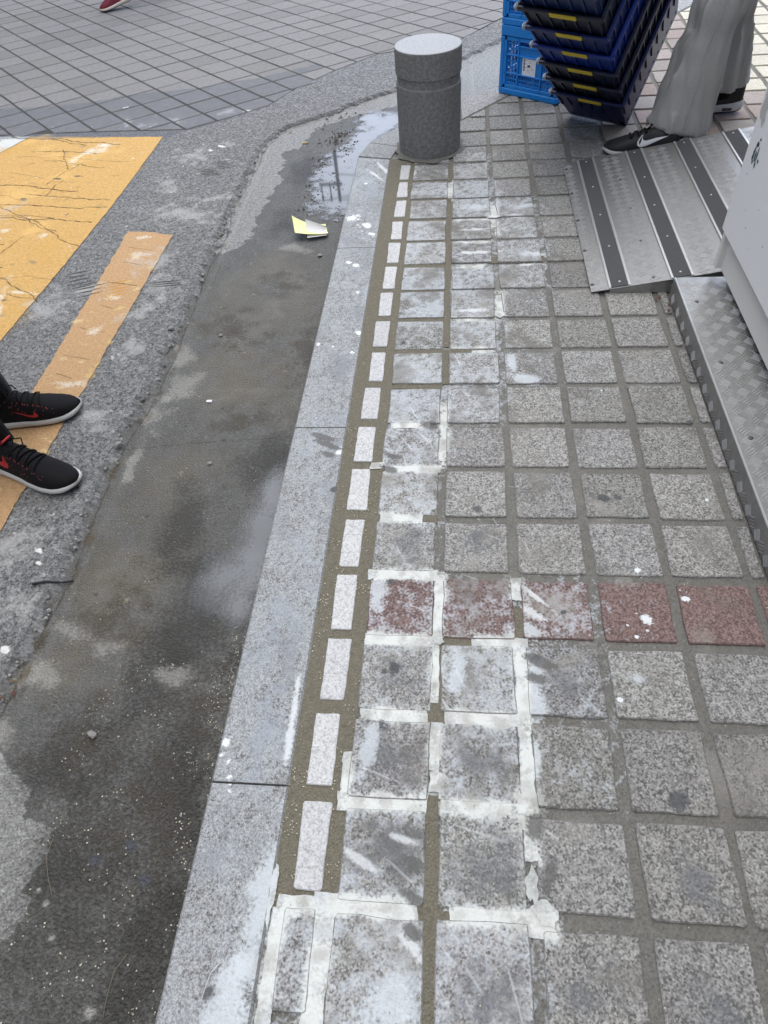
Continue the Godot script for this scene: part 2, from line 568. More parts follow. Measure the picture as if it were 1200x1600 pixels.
func stains():
	# ---- sidewalk and kerb
	var S := Layer.new(-0.28, -2.7, 0.92, 1.0, 550.0, N)
	var mid: PackedByteArray = N["mid"]
	var big: PackedByteArray = N["big"]
	var fine: PackedByteArray = N["fine"]
	for j in S.h:
		var z := S.z0 + (j + 0.5) / S.s
		for i in int(1.02 * S.s):
			var x := S.x0 + (i + 0.5) / S.s
			var k := (j & 511) * 512 + (i & 511)
			var k2 := ((j * 2 + i / 3) & 511) * 512 + ((i * 2 + 170) & 511)
			var a := big[k] / 255.0 - 0.5
			var b := mid[k2] / 255.0 - 0.5
			var wv := film((x + a * 0.12) / P, (z + b * 0.09) / P)
			if wv <= 0.01:
				continue
			var v := wv + b * 0.6 + a * 0.4 + (fine[k] / 255.0 - 0.5) * 0.5 - 0.3
			if v > 0.0:
				var al := minf(v * 1.5, 0.24 if x < -0.1 else 0.62)
				S.put((j * S.w + i) * 4, 200, 206, 212, al)
	for q in 300:
		var dc: Color = [Color8(126, 122, 114), Color8(108, 105, 99), Color8(148, 145, 138), Color8(98, 95, 90), Color8(134, 132, 126)][q % 5]
		S.blob(rng.randf_range(0.0, 0.9), rng.randf_range(-2.6, 0.98), rng.randf_range(0.02, 0.085), rng.randf_range(0.015, 0.06), rng.randf_range(0, 3), dc, rng.randf_range(0.25, 0.6), 0.9, 1.6, false, "mid" if q % 2 == 0 else "big")
	for a in [[0.07, 0.42, 0.07], [0.25, 0.42, 0.06], [0.08, 0.58, 0.07], [0.26, 0.6, 0.08], [0.25, 0.78, 0.07], [0.08, 0.25, 0.05], [0.4, 0.76, 0.06], [0.09, -0.1, 0.05], [0.25, -0.12, 0.06], [0.42, 0.25, 0.04], [0.6, 0.6, 0.05], [0.58, 0.8, 0.07]]:
		S.blob(a[0], a[1], a[2], a[2] * 0.8, rng.randf_range(0, 3), Color8(98, 100, 104), 0.62, 0.8, 1.5, false, "mid")
	for q in 40:
		S.blob(rng.randf_range(-0.26, -0.11), rng.randf_range(-2.3, 0.98), rng.randf_range(0.02, 0.06), rng.randf_range(0.04, 0.12), rng.randf_range(-0.3, 0.3), [Color8(150, 157, 166), Color8(128, 132, 137), Color8(170, 177, 184)][q % 3], rng.randf_range(0.25, 0.5), 0.9, 1.5)
	var white := Color8(226, 229, 230)
	var pale := Color8(206, 212, 216)
	var dark := Color8(70, 72, 74)
	# splashes on the kerb and pavers: x, z, size
	for a in [[-0.228, -1.741, 0.034], [-0.163, -1.679, 0.024], [-0.139, -1.612, 0.017], [-0.175, -1.379, 0.012], [-0.204, -1.402, 0.01], [-0.249, -0.902, 0.008], [-0.199, -0.891, 0.008], [-0.124, -0.962, 0.012], [-0.134, -0.859, 0.01], [-0.252, 0.402, 0.008], [-0.237, 0.439, 0.007], [-0.229, 0.468, 0.007], [-0.224, 0.481, 0.005], [-0.223, 0.494, 0.006], [-0.255, 0.428, 0.004], [-0.122, -0.41, 0.012], [-0.2, -2.05, 0.01], [-0.15, -1.2, 0.008],
			[0.599, 0.091, 0.016], [0.693, 0.041, 0.011], [0.604, -0.037, 0.01], [0.574, 0.137, 0.007], [0.605, -0.664, 0.006], [0.52, 0.28, 0.006], [0.8, -0.25, 0.006], [0.56, 0.11, 0.005]]:
		S.blob(a[0], a[1], a[2], a[2] * rng.randf_range(0.6, 1.1), rng.randf_range(0, 3), white, 0.95, 0.2, 1.0)
		for q in 3:
			S.blob(a[0] + rng.randf_range(-1, 1) * a[2] * 2.2, a[1] + rng.randf_range(-1, 1) * a[2] * 2.2, a[2] * 0.25, a[2] * 0.2, 0, white, 0.8, 0.4, 0.6)
	S.blob(0.565, 0.235, 0.02, 0.016, 0, pale, 0.6, 0.6, 0.8)
	# dark spots of old gum and oil
	for a in [[0.069, 0.232, 0.019], [0.05, 0.236, 0.009], [0.593, 0.469, 0.022], [0.565, 0.455, 0.01], [0.56, -0.253, 0.02], [0.59, -0.258, 0.012], [-0.117, -0.273, 0.016], [0.025, -0.906, 0.011], [0.247, -0.213, 0.016], [0.819, -0.528, 0.01], [-0.187, 0.803, 0.013], [0.43, 0.08, 0.008], [0.36, 0.2, 0.014], [0.05, 0.006, 0.018], [0.08, -0.02, 0.012], [0.02, 0.345, 0.012], [0.055, 0.35, 0.018]]:
		S.blob(a[0], a[1], a[2], a[2] * rng.randf_range(0.65, 0.95), rng.randf_range(0, 3), dark, 0.78, 0.35, 0.7)
	# troweled cement smears: x, z, half length, half width, turn
	for a in [[-0.14, -2.2, 0.13, 0.012, 1.1], [-0.16, -2.12, 0.1, 0.01, 1.0], [-0.13, 0.7, 0.16, 0.03, 1.62], [-0.15, 0.85, 0.14, 0.04, 1.55], [-0.126, 0.35, 0.12, 0.008, 1.55],
			[0.37, 0.09, 0.05, 0.012, 0.6], [0.36, 0.13, 0.035, 0.02, 0.3], [0.38, 0.05, 0.05, 0.006, 0.8], [0.355, 0.24, 0.022, 0.05, 0.1], [0.36, 0.3, 0.03, 0.04, 0.3], [0.345, 0.4, 0.014, 0.06, 0.0], [0.2, 0.24, 0.022, 0.07, 0.1], [0.1, 0.8, 0.045, 0.06, 0.2], [0.13, 0.72, 0.05, 0.012, 0.9], [0.04, 0.6, 0.05, 0.01, 0.5], [0.11, 0.56, 0.03, 0.008, 0.2], [0.02, 0.05, 0.025, 0.06, 0.1], [0.03, 0.4, 0.02, 0.07, 0.2],
			[0.47, -1.43, 0.07, 0.02, 0.05], [0.45, -1.36, 0.06, 0.016, 0.0], [0.42, -1.72, 0.05, 0.02, 0.4], [0.46, -1.8, 0.06, 0.02, -0.3], [0.27, -0.86, 0.06, 0.02, 0.0], [0.36, -0.8, 0.02, 0.05, 0.1], [0.4, -0.72, 0.05, 0.03, 0.4], [0.25, -1.08, 0.08, 0.014, 0.0], [0.27, -1.45, 0.08, 0.014, 0.0], [0.27, -1.62, 0.08, 0.012, 0.0], [0.26, -1.8, 0.07, 0.03, 0.1]]:
		S.blob(a[0], a[1], a[2], a[3], a[4], white if a[3] < 0.02 else pale, 0.7, 0.5, 1.1)
	for q in 120:
		var zz := rng.randf_range(-2.2, 0.95)
		var xx := rng.randf_range(0.0, 0.4)
		S.blob(xx, zz, rng.randf_range(0.015, 0.06), rng.randf_range(0.0015, 0.004), rng.randf_range(0.2, 1.4), white, rng.randf_range(0.15, 0.45), 0.6, 0.9)
	for a in CEMENT:
		var wx: float = (a[2] - a[0]) / 2
		var wz: float = (a[3] - a[1]) / 2
		S.blob((a[0] + a[2]) / 2, (a[1] + a[3]) / 2, wx + 0.012, wz + 0.012, 0.0, Color8(203, 208, 207), 0.55, 0.5, 1.3, true)
		S.blob((a[0] + a[2]) / 2, (a[1] + a[3]) / 2, wx + 0.004, wz + 0.004, 0.0, Color8(216, 218, 213), 0.85, 0.3, 0.9, true)
		for q in 6:
			S.blob(rng.randf_range(a[0], a[2]), rng.randf_range(a[1], a[3]), rng.randf_range(0.008, 0.03), rng.randf_range(0.006, 0.02), rng.randf_range(0, 3), [Color8(140, 138, 130), Color8(168, 168, 162)][q % 2], 0.32, 0.7, 1.4)
	# bare dark patches where boots lifted the film
	for a in [[0.12, -0.52, 0.03, 0.02], [0.02, -0.35, 0.03, 0.014], [0.02, -0.4, 0.03, 0.012], [-0.17, -0.47, 0.05, 0.012], [-0.16, -0.44, 0.04, 0.012], [-0.15, -0.4, 0.03, 0.012], [0.13, 0.55, 0.025, 0.014], [0.13, 0.6, 0.025, 0.014], [0.13, 0.65, 0.025, 0.012], [0.13, 0.7, 0.02, 0.012], [0.34, 0.53, 0.02, 0.03], [0.36, 0.6, 0.014, 0.04], [0.37, 0.2, 0.04, 0.014], [0.36, 0.24, 0.03, 0.012]]:
		S.blob(a[0], a[1], a[2], a[3], 0.4, Color8(96, 95, 93), 0.8, 0.4, 1.1)
	for q in 60:
		S.blob(rng.randf_range(0.36, 0.9), rng.randf_range(-2.2, 0.95), rng.randf_range(0.006, 0.04), rng.randf_range(0.004, 0.02), rng.randf_range(0, 3), Color8(92, 90, 86), rng.randf_range(0.12, 0.4), 0.7, 1.0)
	M["l_side"] = S
	M["t_side"] = S.tex()

	# ---- gutter
	var G := Layer.new(-0.9, -4.2, 0.6, 1.0, 380.0, N)
	var wet := Color8(88, 87, 83)
	var silt := Color8(119, 113, 99)
	G.area(v2([-0.05, -3.1, -0.135, -3.082, -0.332, -2.991, -0.516, -2.841, -0.568, -2.63, -0.663, -2.526, -0.634, -2.45, -0.64, -2.311, -0.607, -2.208, -0.637, -2.053, -0.654, -1.849, -0.656, -1.662, -0.733, -1.59, -0.88, -1.55, -0.88, 0.35, -0.744, 0.419, -0.668, 0.493, -0.576, 0.583, -0.57, 0.627, -0.575, 0.701, -0.6, 0.8, -0.62, 1.0, 0.1, 1.0, 0.1, -2.6]), wet, 0.86, 0.03, "mid", 0.1)
	for q in 2:
		for a in [[-0.52, -0.85, 0.2, 0.3], [-0.4, -0.72, 0.16, 0.22], [-0.6, -1.2, 0.18, 0.3], [-0.5, -1.5, 0.2, 0.14], [-0.6, -0.35, 0.18, 0.26], [-0.68, 0.0, 0.1, 0.24], [-0.6, 0.12, 0.14, 0.2], [-0.36, -1.2, 0.12, 0.3], [-0.7, 0.2, 0.1, 0.14], [-0.55, -0.05, 0.12, 0.2]]:
			G.blob(a[0], a[1], a[2], a[3], rng.randf_range(-0.3, 0.3), Color8(130, 126, 115) if q == 0 else Color8(112, 105, 90), 0.55 if q == 0 else 0.4, 0.9, 1.5, false, "big" if q == 0 else "mid")
	for a in [[-0.33, -0.42, 0.1, 0.12], [-0.5, -0.2, 0.11, 0.16], [-0.38, 0.1, 0.16, 0.24], [-0.4, 0.42, 0.16, 0.3], [-0.44, 0.75, 0.22, 0.34], [-0.33, 0.6, 0.09, 0.4], [-0.5, -2.3, 0.1, 0.2], [-0.52, -1.85, 0.12, 0.14], [-0.62, 0.42, 0.1, 0.12]]:
		G.blob(a[0], a[1], a[2], a[3], rng.randf_range(-0.3, 0.3), Color8(64, 62, 58), 0.7, 0.8, 1.2, false, "big")
	for a in [[-0.55, 0.4, 0.12, 0.1], [-0.4, 0.55, 0.1, 0.16], [-0.6, 0.1, 0.1, 0.1], [-0.35, 0.3, 0.08, 0.1], [-0.45, -0.6, 0.12, 0.06], [-0.6, -1.1, 0.1, 0.1], [-0.45, -1.35, 0.1, 0.08], [-0.52, -1.0, 0.1, 0.05], [-0.3, -0.95, 0.06, 0.16]]:
		G.blob(a[0], a[1], a[2], a[3], rng.randf_range(-0.5, 0.5), Color8(82, 76, 66), 0.6, 0.8, 1.9, false, "mid")
	# dry crusts
	var dry := Color8(172, 170, 162)
	for a in [[-0.72, -0.9, 0.05, 0.12, 0.1], [-0.68, -0.76, 0.08, 0.1, 0.3], [-0.72, -0.62, 0.06, 0.09, 0.0], [-0.725, -0.4, 0.025, 0.09, 0.1], [-0.7, 0.14, 0.06, 0.03, 0.3], [-0.74, 0.24, 0.07, 0.05, 0.3], [-0.45, -1.62, 0.1, 0.04, 0.3], [-0.6, 0.18, 0.05, 0.03, 0.2], [-0.42, 0.24, 0.06, 0.03, 0.1], [-0.78, 0.4, 0.05, 0.07, 0.0]]:
		G.blob(a[0], a[1], a[2], a[3], a[4], dry, 0.7, 0.7, 1.5, false, "mid")
	for a in [[-0.403, 0.587, 0.018], [-0.462, 0.616, 0.016], [-0.361, 0.642, 0.015]]:
		G.blob(a[0], a[1], a[2], a[2] * 0.8, 0.3, Color8(84, 86, 92), 0.8, 0.3, 0.4)
	for a in [[-0.498, 0.74, 0.012], [-0.392, 0.837, 0.015], [-0.53, 0.69, 0.01], [-0.55, 0.67, 0.008]]:
		G.blob(a[0], a[1], a[2], a[2] * 0.8, 0.3, Color8(190, 186, 176), 0.7, 0.5, 1.2)
	for q in 260:
		var xx := rng.randf_range(-0.85, -0.2)
		var zz := rng.randf_range(-2.9, 0.98)
		var cc: Color = [Color8(190, 182, 160), Color8(60, 58, 54), Color8(140, 130, 110), Color8(50, 50, 50)][q % 4]
		G.blob(xx, zz, rng.randf_range(0.002, 0.012), rng.randf_range(0.002, 0.008), rng.randf_range(0, 3), cc, rng.randf_range(0.2, 0.6), 0.5, 1.0)
	# cracks between the concrete lengths
	G.crack(rag_line(Vector2(-0.8, -0.47), Vector2(-0.25, -0.53), 0.012, 3), 0.0014, Color8(62, 60, 54), 0.4)
	var el := v2(EDGE)
	for k in el.size() - 1:
		if el[k].y < 0.95 and el[k + 1].y > -4.1:
			G.crack(rag_line(el[k] + Vector2(0.036, 0), el[k + 1] + Vector2(0.036, 0), 0.02, 5), 0.002, Color8(64, 58, 48), 0.4)
	for q in 90:
		var e := el[rng.randi_range(3, el.size() - 4)].lerp(el[rng.randi_range(3, el.size() - 4)], 0.0)
		G.blob(e.x + rng.randf_range(0.025, 0.06), e.y + rng.randf_range(-0.1, 0.1), rng.randf_range(0.004, 0.014), rng.randf_range(0.008, 0.03), 0.0, [Color8(70, 60, 46), Color8(96, 84, 66), Color8(120, 112, 98)][q % 3], 0.6, 0.6, 1.4)
	M["l_gut"] = G
	M["t_gut"] = G.tex()

	# ---- road
	var D := Layer.new(-2.8, -4.3, -0.5, 0.7, 400.0, N)
	D.area(v2([-2.78, -3.26, -2.466, -3.274, -2.308, -3.273, -2.076, -3.283, -1.895, -3.318, -1.727, -3.397, -1.578, -3.417, -1.354, -3.447, -1.106, -3.537, -0.96, -3.58, -0.714, -3.73, -0.55, -3.9, -0.55, -3.6, -0.7, -3.35, -0.85, -3.1, -1.05, -2.93, -1.23, -2.82, -1.3, -2.76, -2.78, -2.84]), Color8(90, 94, 100), 0.72, 0.012, "mid", 0.25)  # darker bluish band over the far asphalt and nearest slab rows
	# pale dust and trowel rinse dried on the road
	for a in [[-1.3, -1.2, 0.12, 0.1], [-1.18, -1.32, 0.1, 0.06], [-0.95, -2.63, 0.05, 0.03], [-0.95, -1.15, 0.08, 0.05], [-0.9, -0.95, 0.06, 0.08], [-1.0, -1.5, 0.1, 0.12], [-0.9, -0.6, 0.05, 0.1], [-0.95, -0.1, 0.1, 0.1], [-0.87, 0.1, 0.06, 0.1], [-1.5, -2.9, 0.1, 0.05], [-1.3, -2.95, 0.12, 0.04], [-1.05, -3.05, 0.08, 0.05], [-1.6, -3.0, 0.12, 0.03], [-1.15, -2.2, 0.12, 0.06], [-0.98, -1.9, 0.1, 0.2], [-1.1, -2.5, 0.12, 0.1], [-0.9, -1.3, 0.06, 0.12], [-1.9, -1.8, 0.3, 0.12], [-1.7, -1.3, 0.2, 0.1], [-0.86, -2.05, 0.05, 0.15]]:
		D.blob(a[0], a[1], a[2], a[3], rng.randf_range(0, 3), Color8(188, 186, 182), 0.5, 1.0, 1.9, false, "mid")
	for q in 260:
		D.blob(rng.randf_range(-2.4, -0.8), rng.randf_range(-3.0, 0.4), rng.randf_range(0.002, 0.014), rng.randf_range(0.002, 0.006), rng.randf_range(0, 3), Color8(214, 212, 206), rng.randf_range(0.3, 0.8), 0.5, 1.2)
	for a in [[-0.867, -0.086, 0.018, 0.008], [-0.826, 0.198, 0.014, 0.01], [-0.85, -0.046, 0.01, 0.006], [-0.984, -2.612, 0.03, 0.015], [-1.02, -2.56, 0.02, 0.012], [-1.62, -2.68, 0.012, 0.02], [-0.92, -3.05, 0.04, 0.02]]:
		D.blob(a[0], a[1], a[2], a[3], 0.5, Color8(226, 224, 218), 0.9, 0.4, 1.3)
	# tread prints: short dark bars
	for g in [[-0.935, -2.42, 0.06, 5, 0.016, 0.2], [-0.99, -2.34, 0.06, 5, 0.016, 0.2], [-1.28, -1.44, 0.07, 5, 0.026, 0.35], [-1.2, -1.36, 0.06, 4, 0.026, 0.35], [-0.9, -1.36, 0.07, 3, 0.014, 0.1]]:
		for q in int(g[3]):
			D.blob(g[0] + q * 0.012, g[1] + q * g[4], g[2], 0.006, -g[5], Color8(50, 49, 47), 0.85, 0.5, 0.6)
	for q in 5:
		D.blob(-1.085 + q * 0.006, -1.36 + q * 0.022, 0.05, 0.006, -0.35, Color8(190, 132, 40), 0.75, 0.6, 0.8)
	# tyre-darkened streaks
	D.blob(-1.95, -4.2, 0.2, 0.05, -0.3, Color8(88, 86, 84), 0.5, 0.9, 1.0)
	# cracks in the thick yellow paint and across the stripe
	for q in 22:
		var z0 := -2.74 + q * 0.085 + rng.randf_range(-0.03, 0.03)
		var xa := rng.randf_range(-2.3, -1.75)
		var xb := xa + rng.randf_range(0.3, 0.8)
		D.crack(rag_line(Vector2(xa, z0 - 0.1), Vector2(minf(xb, -1.36), z0 + rng.randf_range(-0.04, 0.06)), 0.04, q + 10), rng.randf_range(0.001, 0.0034), Color8(74, 60, 40), 0.75)
	for q in 10:
		var z0 := -2.65 + q * 0.18
		D.crack(rag_line(Vector2(-1.9 + rng.randf_range(-0.2, 0.3), z0), Vector2(-1.6 + rng.randf_range(-0.2, 0.25), z0 + rng.randf_range(0.15, 0.35)), 0.04, q + 40), 0.002, Color8(72, 58, 38), 0.8)
	for q in 11:
		var z0 := -1.62 + q * 0.14 + rng.randf_range(-0.03, 0.03)
		var xa := rng.randf_range(-1.16, -1.1)
		D.crack(rag_line(Vector2(xa, z0), Vector2(rng.randf_range(-1.06, -0.99), z0 + 0.03), 0.01, q + 60), rng.randf_range(0.001, 0.002), Color8(80, 60, 40), 0.7)
	for q in 130:
		var st := q % 2 == 0
		var bx := rng.randf_range(-2.3, -1.36) if st else rng.randf_range(-1.17, -0.98)
		var bz := rng.randf_range(-2.8, -0.95) if st else rng.randf_range(-1.72, -0.1)
		D.blob(bx, bz, rng.randf_range(0.004, 0.03), rng.randf_range(0.003, 0.016), rng.randf_range(-0.4, 0.4), [Color8(120, 112, 98), Color8(205, 176, 120), Color8(170, 128, 66), Color8(214, 190, 142)][q % 4], rng.randf_range(0.3, 0.75), 0.6, 1.8)
	for q in 24:
		D.blob(rng.randf_range(-2.3, -1.36), rng.randf_range(-2.8, -0.95), rng.randf_range(0.05, 0.16), rng.randf_range(0.03, 0.1), rng.randf_range(0, 3), [Color8(196, 152, 82), Color8(226, 184, 112)][q % 2], 0.4, 0.9, 1.6, false, "big")
	# white paint rubbed on the yellow
	for a in [[-1.62, -2.62, 0.05, 0.12, 0.2], [-1.7, -2.55, 0.03, 0.1, 0.3], [-1.5, -1.18, 0.025, 0.22, -0.25], [-1.45, -1.3, 0.08, 0.012, 0.2], [-1.75, -1.8, 0.03, 0.02, 0.0], [-1.55, -1.75, 0.02, 0.03, 0.4], [-1.08, -1.55, 0.05, 0.03, 0.2], [-1.06, -1.05, 0.03, 0.05, 0.2], [-1.03, -0.75, 0.06, 0.02, 0.1], [-1.06, -1.25, 0.04, 0.02, 0.0], [-1.1, -1.7, 0.05, 0.02, 0.0]]:
		D.blob(a[0], a[1], a[2], a[3], a[4], Color8(222, 216, 200), 0.6, 0.8, 1.6)
	for q in 30:
		D.blob(rng.randf_range(-2.2, -1.35), rng.randf_range(-2.7, -1.0), rng.randf_range(0.01, 0.05), rng.randf_range(0.006, 0.03), rng.randf_range(0, 3), Color8(150, 128, 84), rng.randf_range(0.15, 0.4), 0.8, 1.4)
	for a in [[-1.72, -2.3, 0.03, 0.012], [-1.62, -2.32, 0.03, 0.01], [-1.8, -2.1, 0.02, 0.008], [-1.5, -1.25, 0.014, 0.012], [-1.85, -1.55, 0.02, 0.01]]:
		D.blob(a[0], a[1], a[2], a[3], 0.2, Color8(90, 88, 82), 0.85, 0.4, 1.0)
	for k in el.size() - 1:
		if el[k].y < 0.65 and el[k + 1].y > -3.4:
			D.crack(rag_line(el[k] + Vector2(0.008, 0), el[k + 1] + Vector2(0.008, 0), 0.014, 15), 0.0018, Color8(56, 54, 50), 0.4)
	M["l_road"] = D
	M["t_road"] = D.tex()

	var gh: Texture2D = M["h_cell3"]
	wmat("granite", M["t_granite"], 0.385, Color.WHITE, 0.78, gh, 0.1, S, M["t_side"])
	wmat("granite_far", M["t_granite"], 0.385, Color.WHITE, 0.78, gh, 0.1)
	wmat("granite_red", M["t_red"], 0.37, Color.WHITE, 0.75, gh, 0.08, S, M["t_side"])
	wmat("granite_kerb", M["t_granite"], 0.27, lin(0.89, 0.915, 0.94), 0.72, gh, 0.06, S, M["t_side"])
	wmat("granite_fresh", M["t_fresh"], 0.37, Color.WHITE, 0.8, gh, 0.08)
	wmat("mortar_old", M["t_mortar"], 0.5, lin(0.2, 0.192, 0.172), 0.95, M["h_fine"], 0.25, S, null)
	M["mortar_old"].detail_enabled = false
	wmat("mortar_stained", M["t_mortar"], 0.5, lin(0.2, 0.192, 0.172), 0.95, M["h_fine"], 0.25, S, M["t_side"])
	wmat("mortar_new", M["t_mortar"], 0.4, lin(0.215, 0.194, 0.145), 0.85, M["h_fine"], 0.3)
	wmat("cement", M["t_mortar"], 0.6, lin(0.57, 0.58, 0.55), 0.85, M["h_fine"], 0.1, S, M["t_side"])
	wmat("gutter", M["t_concrete"], 0.5, Color.WHITE, 0.6, M["h_fine"], 0.7, G, M["t_gut"])
	wmat("concrete", M["t_concrete"], 0.67, Color.WHITE, 0.9, M["h_fine"], 0.2)
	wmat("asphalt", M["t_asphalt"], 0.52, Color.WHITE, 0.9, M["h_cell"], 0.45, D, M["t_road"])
	wmat("asphalt_far", M["t_asphalt"], 0.59, Color.WHITE, 0.9, M["h_cell"], 0.4)
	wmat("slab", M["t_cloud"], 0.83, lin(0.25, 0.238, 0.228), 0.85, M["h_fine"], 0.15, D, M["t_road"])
	wmat("slab_far", M["t_cloud"], 0.83, lin(0.25, 0.238, 0.228), 0.85, M["h_fine"], 0.15)
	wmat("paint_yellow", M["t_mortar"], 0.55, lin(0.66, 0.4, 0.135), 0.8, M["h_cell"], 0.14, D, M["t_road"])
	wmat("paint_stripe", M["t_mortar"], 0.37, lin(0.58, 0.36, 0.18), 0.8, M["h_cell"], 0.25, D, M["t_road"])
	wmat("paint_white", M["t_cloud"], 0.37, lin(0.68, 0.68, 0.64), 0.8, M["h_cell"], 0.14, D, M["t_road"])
	wmat("plaster", M["t_cloud"], 3.1, lin(0.5, 0.48, 0.45), 0.9)
	# standing water: a dark glossy film that thins out at its rim
	var wl := Layer.new(-0.6, -3.2, 0.0, 0.3, 420.0, N)
	for k in range(0, wl.d.size(), 4):
		wl.d[k] = 74
		wl.d[k + 1] = 76
		wl.d[k + 2] = 78
	var wc := Color8(74, 76, 78)
	for a in [[-0.35, -2.25, 0.13, 0.36, 0.0], [-0.33, -2.05, 0.13, 0.24, 0.0], [-0.3, -2.1, 0.1, 0.25, 0.0], [-0.28, -2.5, 0.08, 0.3, 0.1], [-0.24, -2.7, 0.1, 0.2, 0.5], [-0.17, -2.85, 0.12, 0.18, 0.6], [-0.25, -2.9, 0.1, 0.12, 0.2], [-0.38, -2.05, 0.08, 0.12, 0.0]]:
		wl.blob(a[0], a[1], a[2], a[3], a[4], wc, 0.95, 0.45, 0.75, false, "mid")
	for a in [[-0.36, -0.02, 0.1, 0.13, 0.0], [-0.3, -0.15, 0.07, 0.22, 0.0], [-0.29, -0.32, 0.05, 0.12, 0.0], [-0.31, 0.06, 0.06, 0.08, 0.0]]:
		wl.blob(a[0], a[1], a[2], a[3], a[4], Color8(98, 102, 106), 0.8, 0.8, 0.6, false, "big")
	var water := wmat("water", wl.tex(), 1.0, Color.WHITE, 0.03)
	water.uv1_scale = Vector3(1.0 / 0.6, 1.0, 1.0 / 3.5)
	water.uv1_offset = Vector3(0.6 / 0.6, 0, 3.2 / 3.5)
	water.transparency = BaseMaterial3D.TRANSPARENCY_ALPHA
	water.metallic_specular = 0.5

func rag_line(a: Vector2, b: Vector2, amp: float, sd: int) -> Array:
	var nz := FastNoiseLite.new()
	nz.seed = sd
	nz.frequency = 2.5
	nz.fractal_octaves = 5
	nz.fractal_gain = 0.62
	var o := []
	var m := maxi(4, int((b - a).length() / 0.012))
	for k in m + 1:
		var p := a.lerp(b, float(k) / m)
		o.append(p + Vector2(nz.get_noise_2d(p.x, p.y), nz.get_noise_2d(p.x + 9.0, p.y)) * amp)
	return o

# ---------------------------------------------------------------- ground
const EDGE := [-0.83, 3.6, -0.82, 1.6, -0.815, 0.9, -0.806, 0.285, -0.808, 0.181, -0.805, 0.076, -0.794, -0.038, -0.799, -0.207, -0.813, -0.424, -0.794, -0.603, -0.784, -0.804, -0.78, -1.013, -0.787, -1.208, -0.796, -1.426, -0.791, -1.67, -0.809, -1.916, -0.798, -2.191, -0.794, -2.466, -0.789, -2.6, -0.751, -2.745, -0.685, -2.844, -0.532, -2.954, -0.349, -3.156, -0.15, -3.321, 0.22, -3.775, 0.457, -4.096, 1.5, -5.4, 4.0, -8.6]
const KERB_OUT := [-0.262, -2.33, -0.225, -2.48, -0.105, -2.65, 0.04, -2.81, 0.205, -2.965, 0.392, -3.14, 1.1, -3.98, 2.9, -6.15]
const KERB_IN := [-0.112, -2.29, -0.08, -2.42, 0.0, -2.53, 0.1, -2.62, 0.203, -2.712, 0.43, -2.99, 1.21, -3.88, 3.01, -6.05]

func strip_mesh(mb: MB, line: PackedVector2Array, x_from: float, y: float, z_lo: float, z_hi: float) -> void:
	for k in line.size() - 1:
		var a := line[k]
		var b := line[k + 1]
		if minf(a.y, b.y) < z_lo - 1e-6 or maxf(a.y, b.y) > z_hi + 1e-6:
			continue
		var xa := minf(x_from, a.x - 0.01)
		var xb := minf(x_from, b.x - 0.01)
		mb.quad(Vector3(xa, y, a.y), Vector3(a.x, y, a.y), Vector3(b.x, y, b.y), Vector3(xb, y, b.y), Vector3.UP)

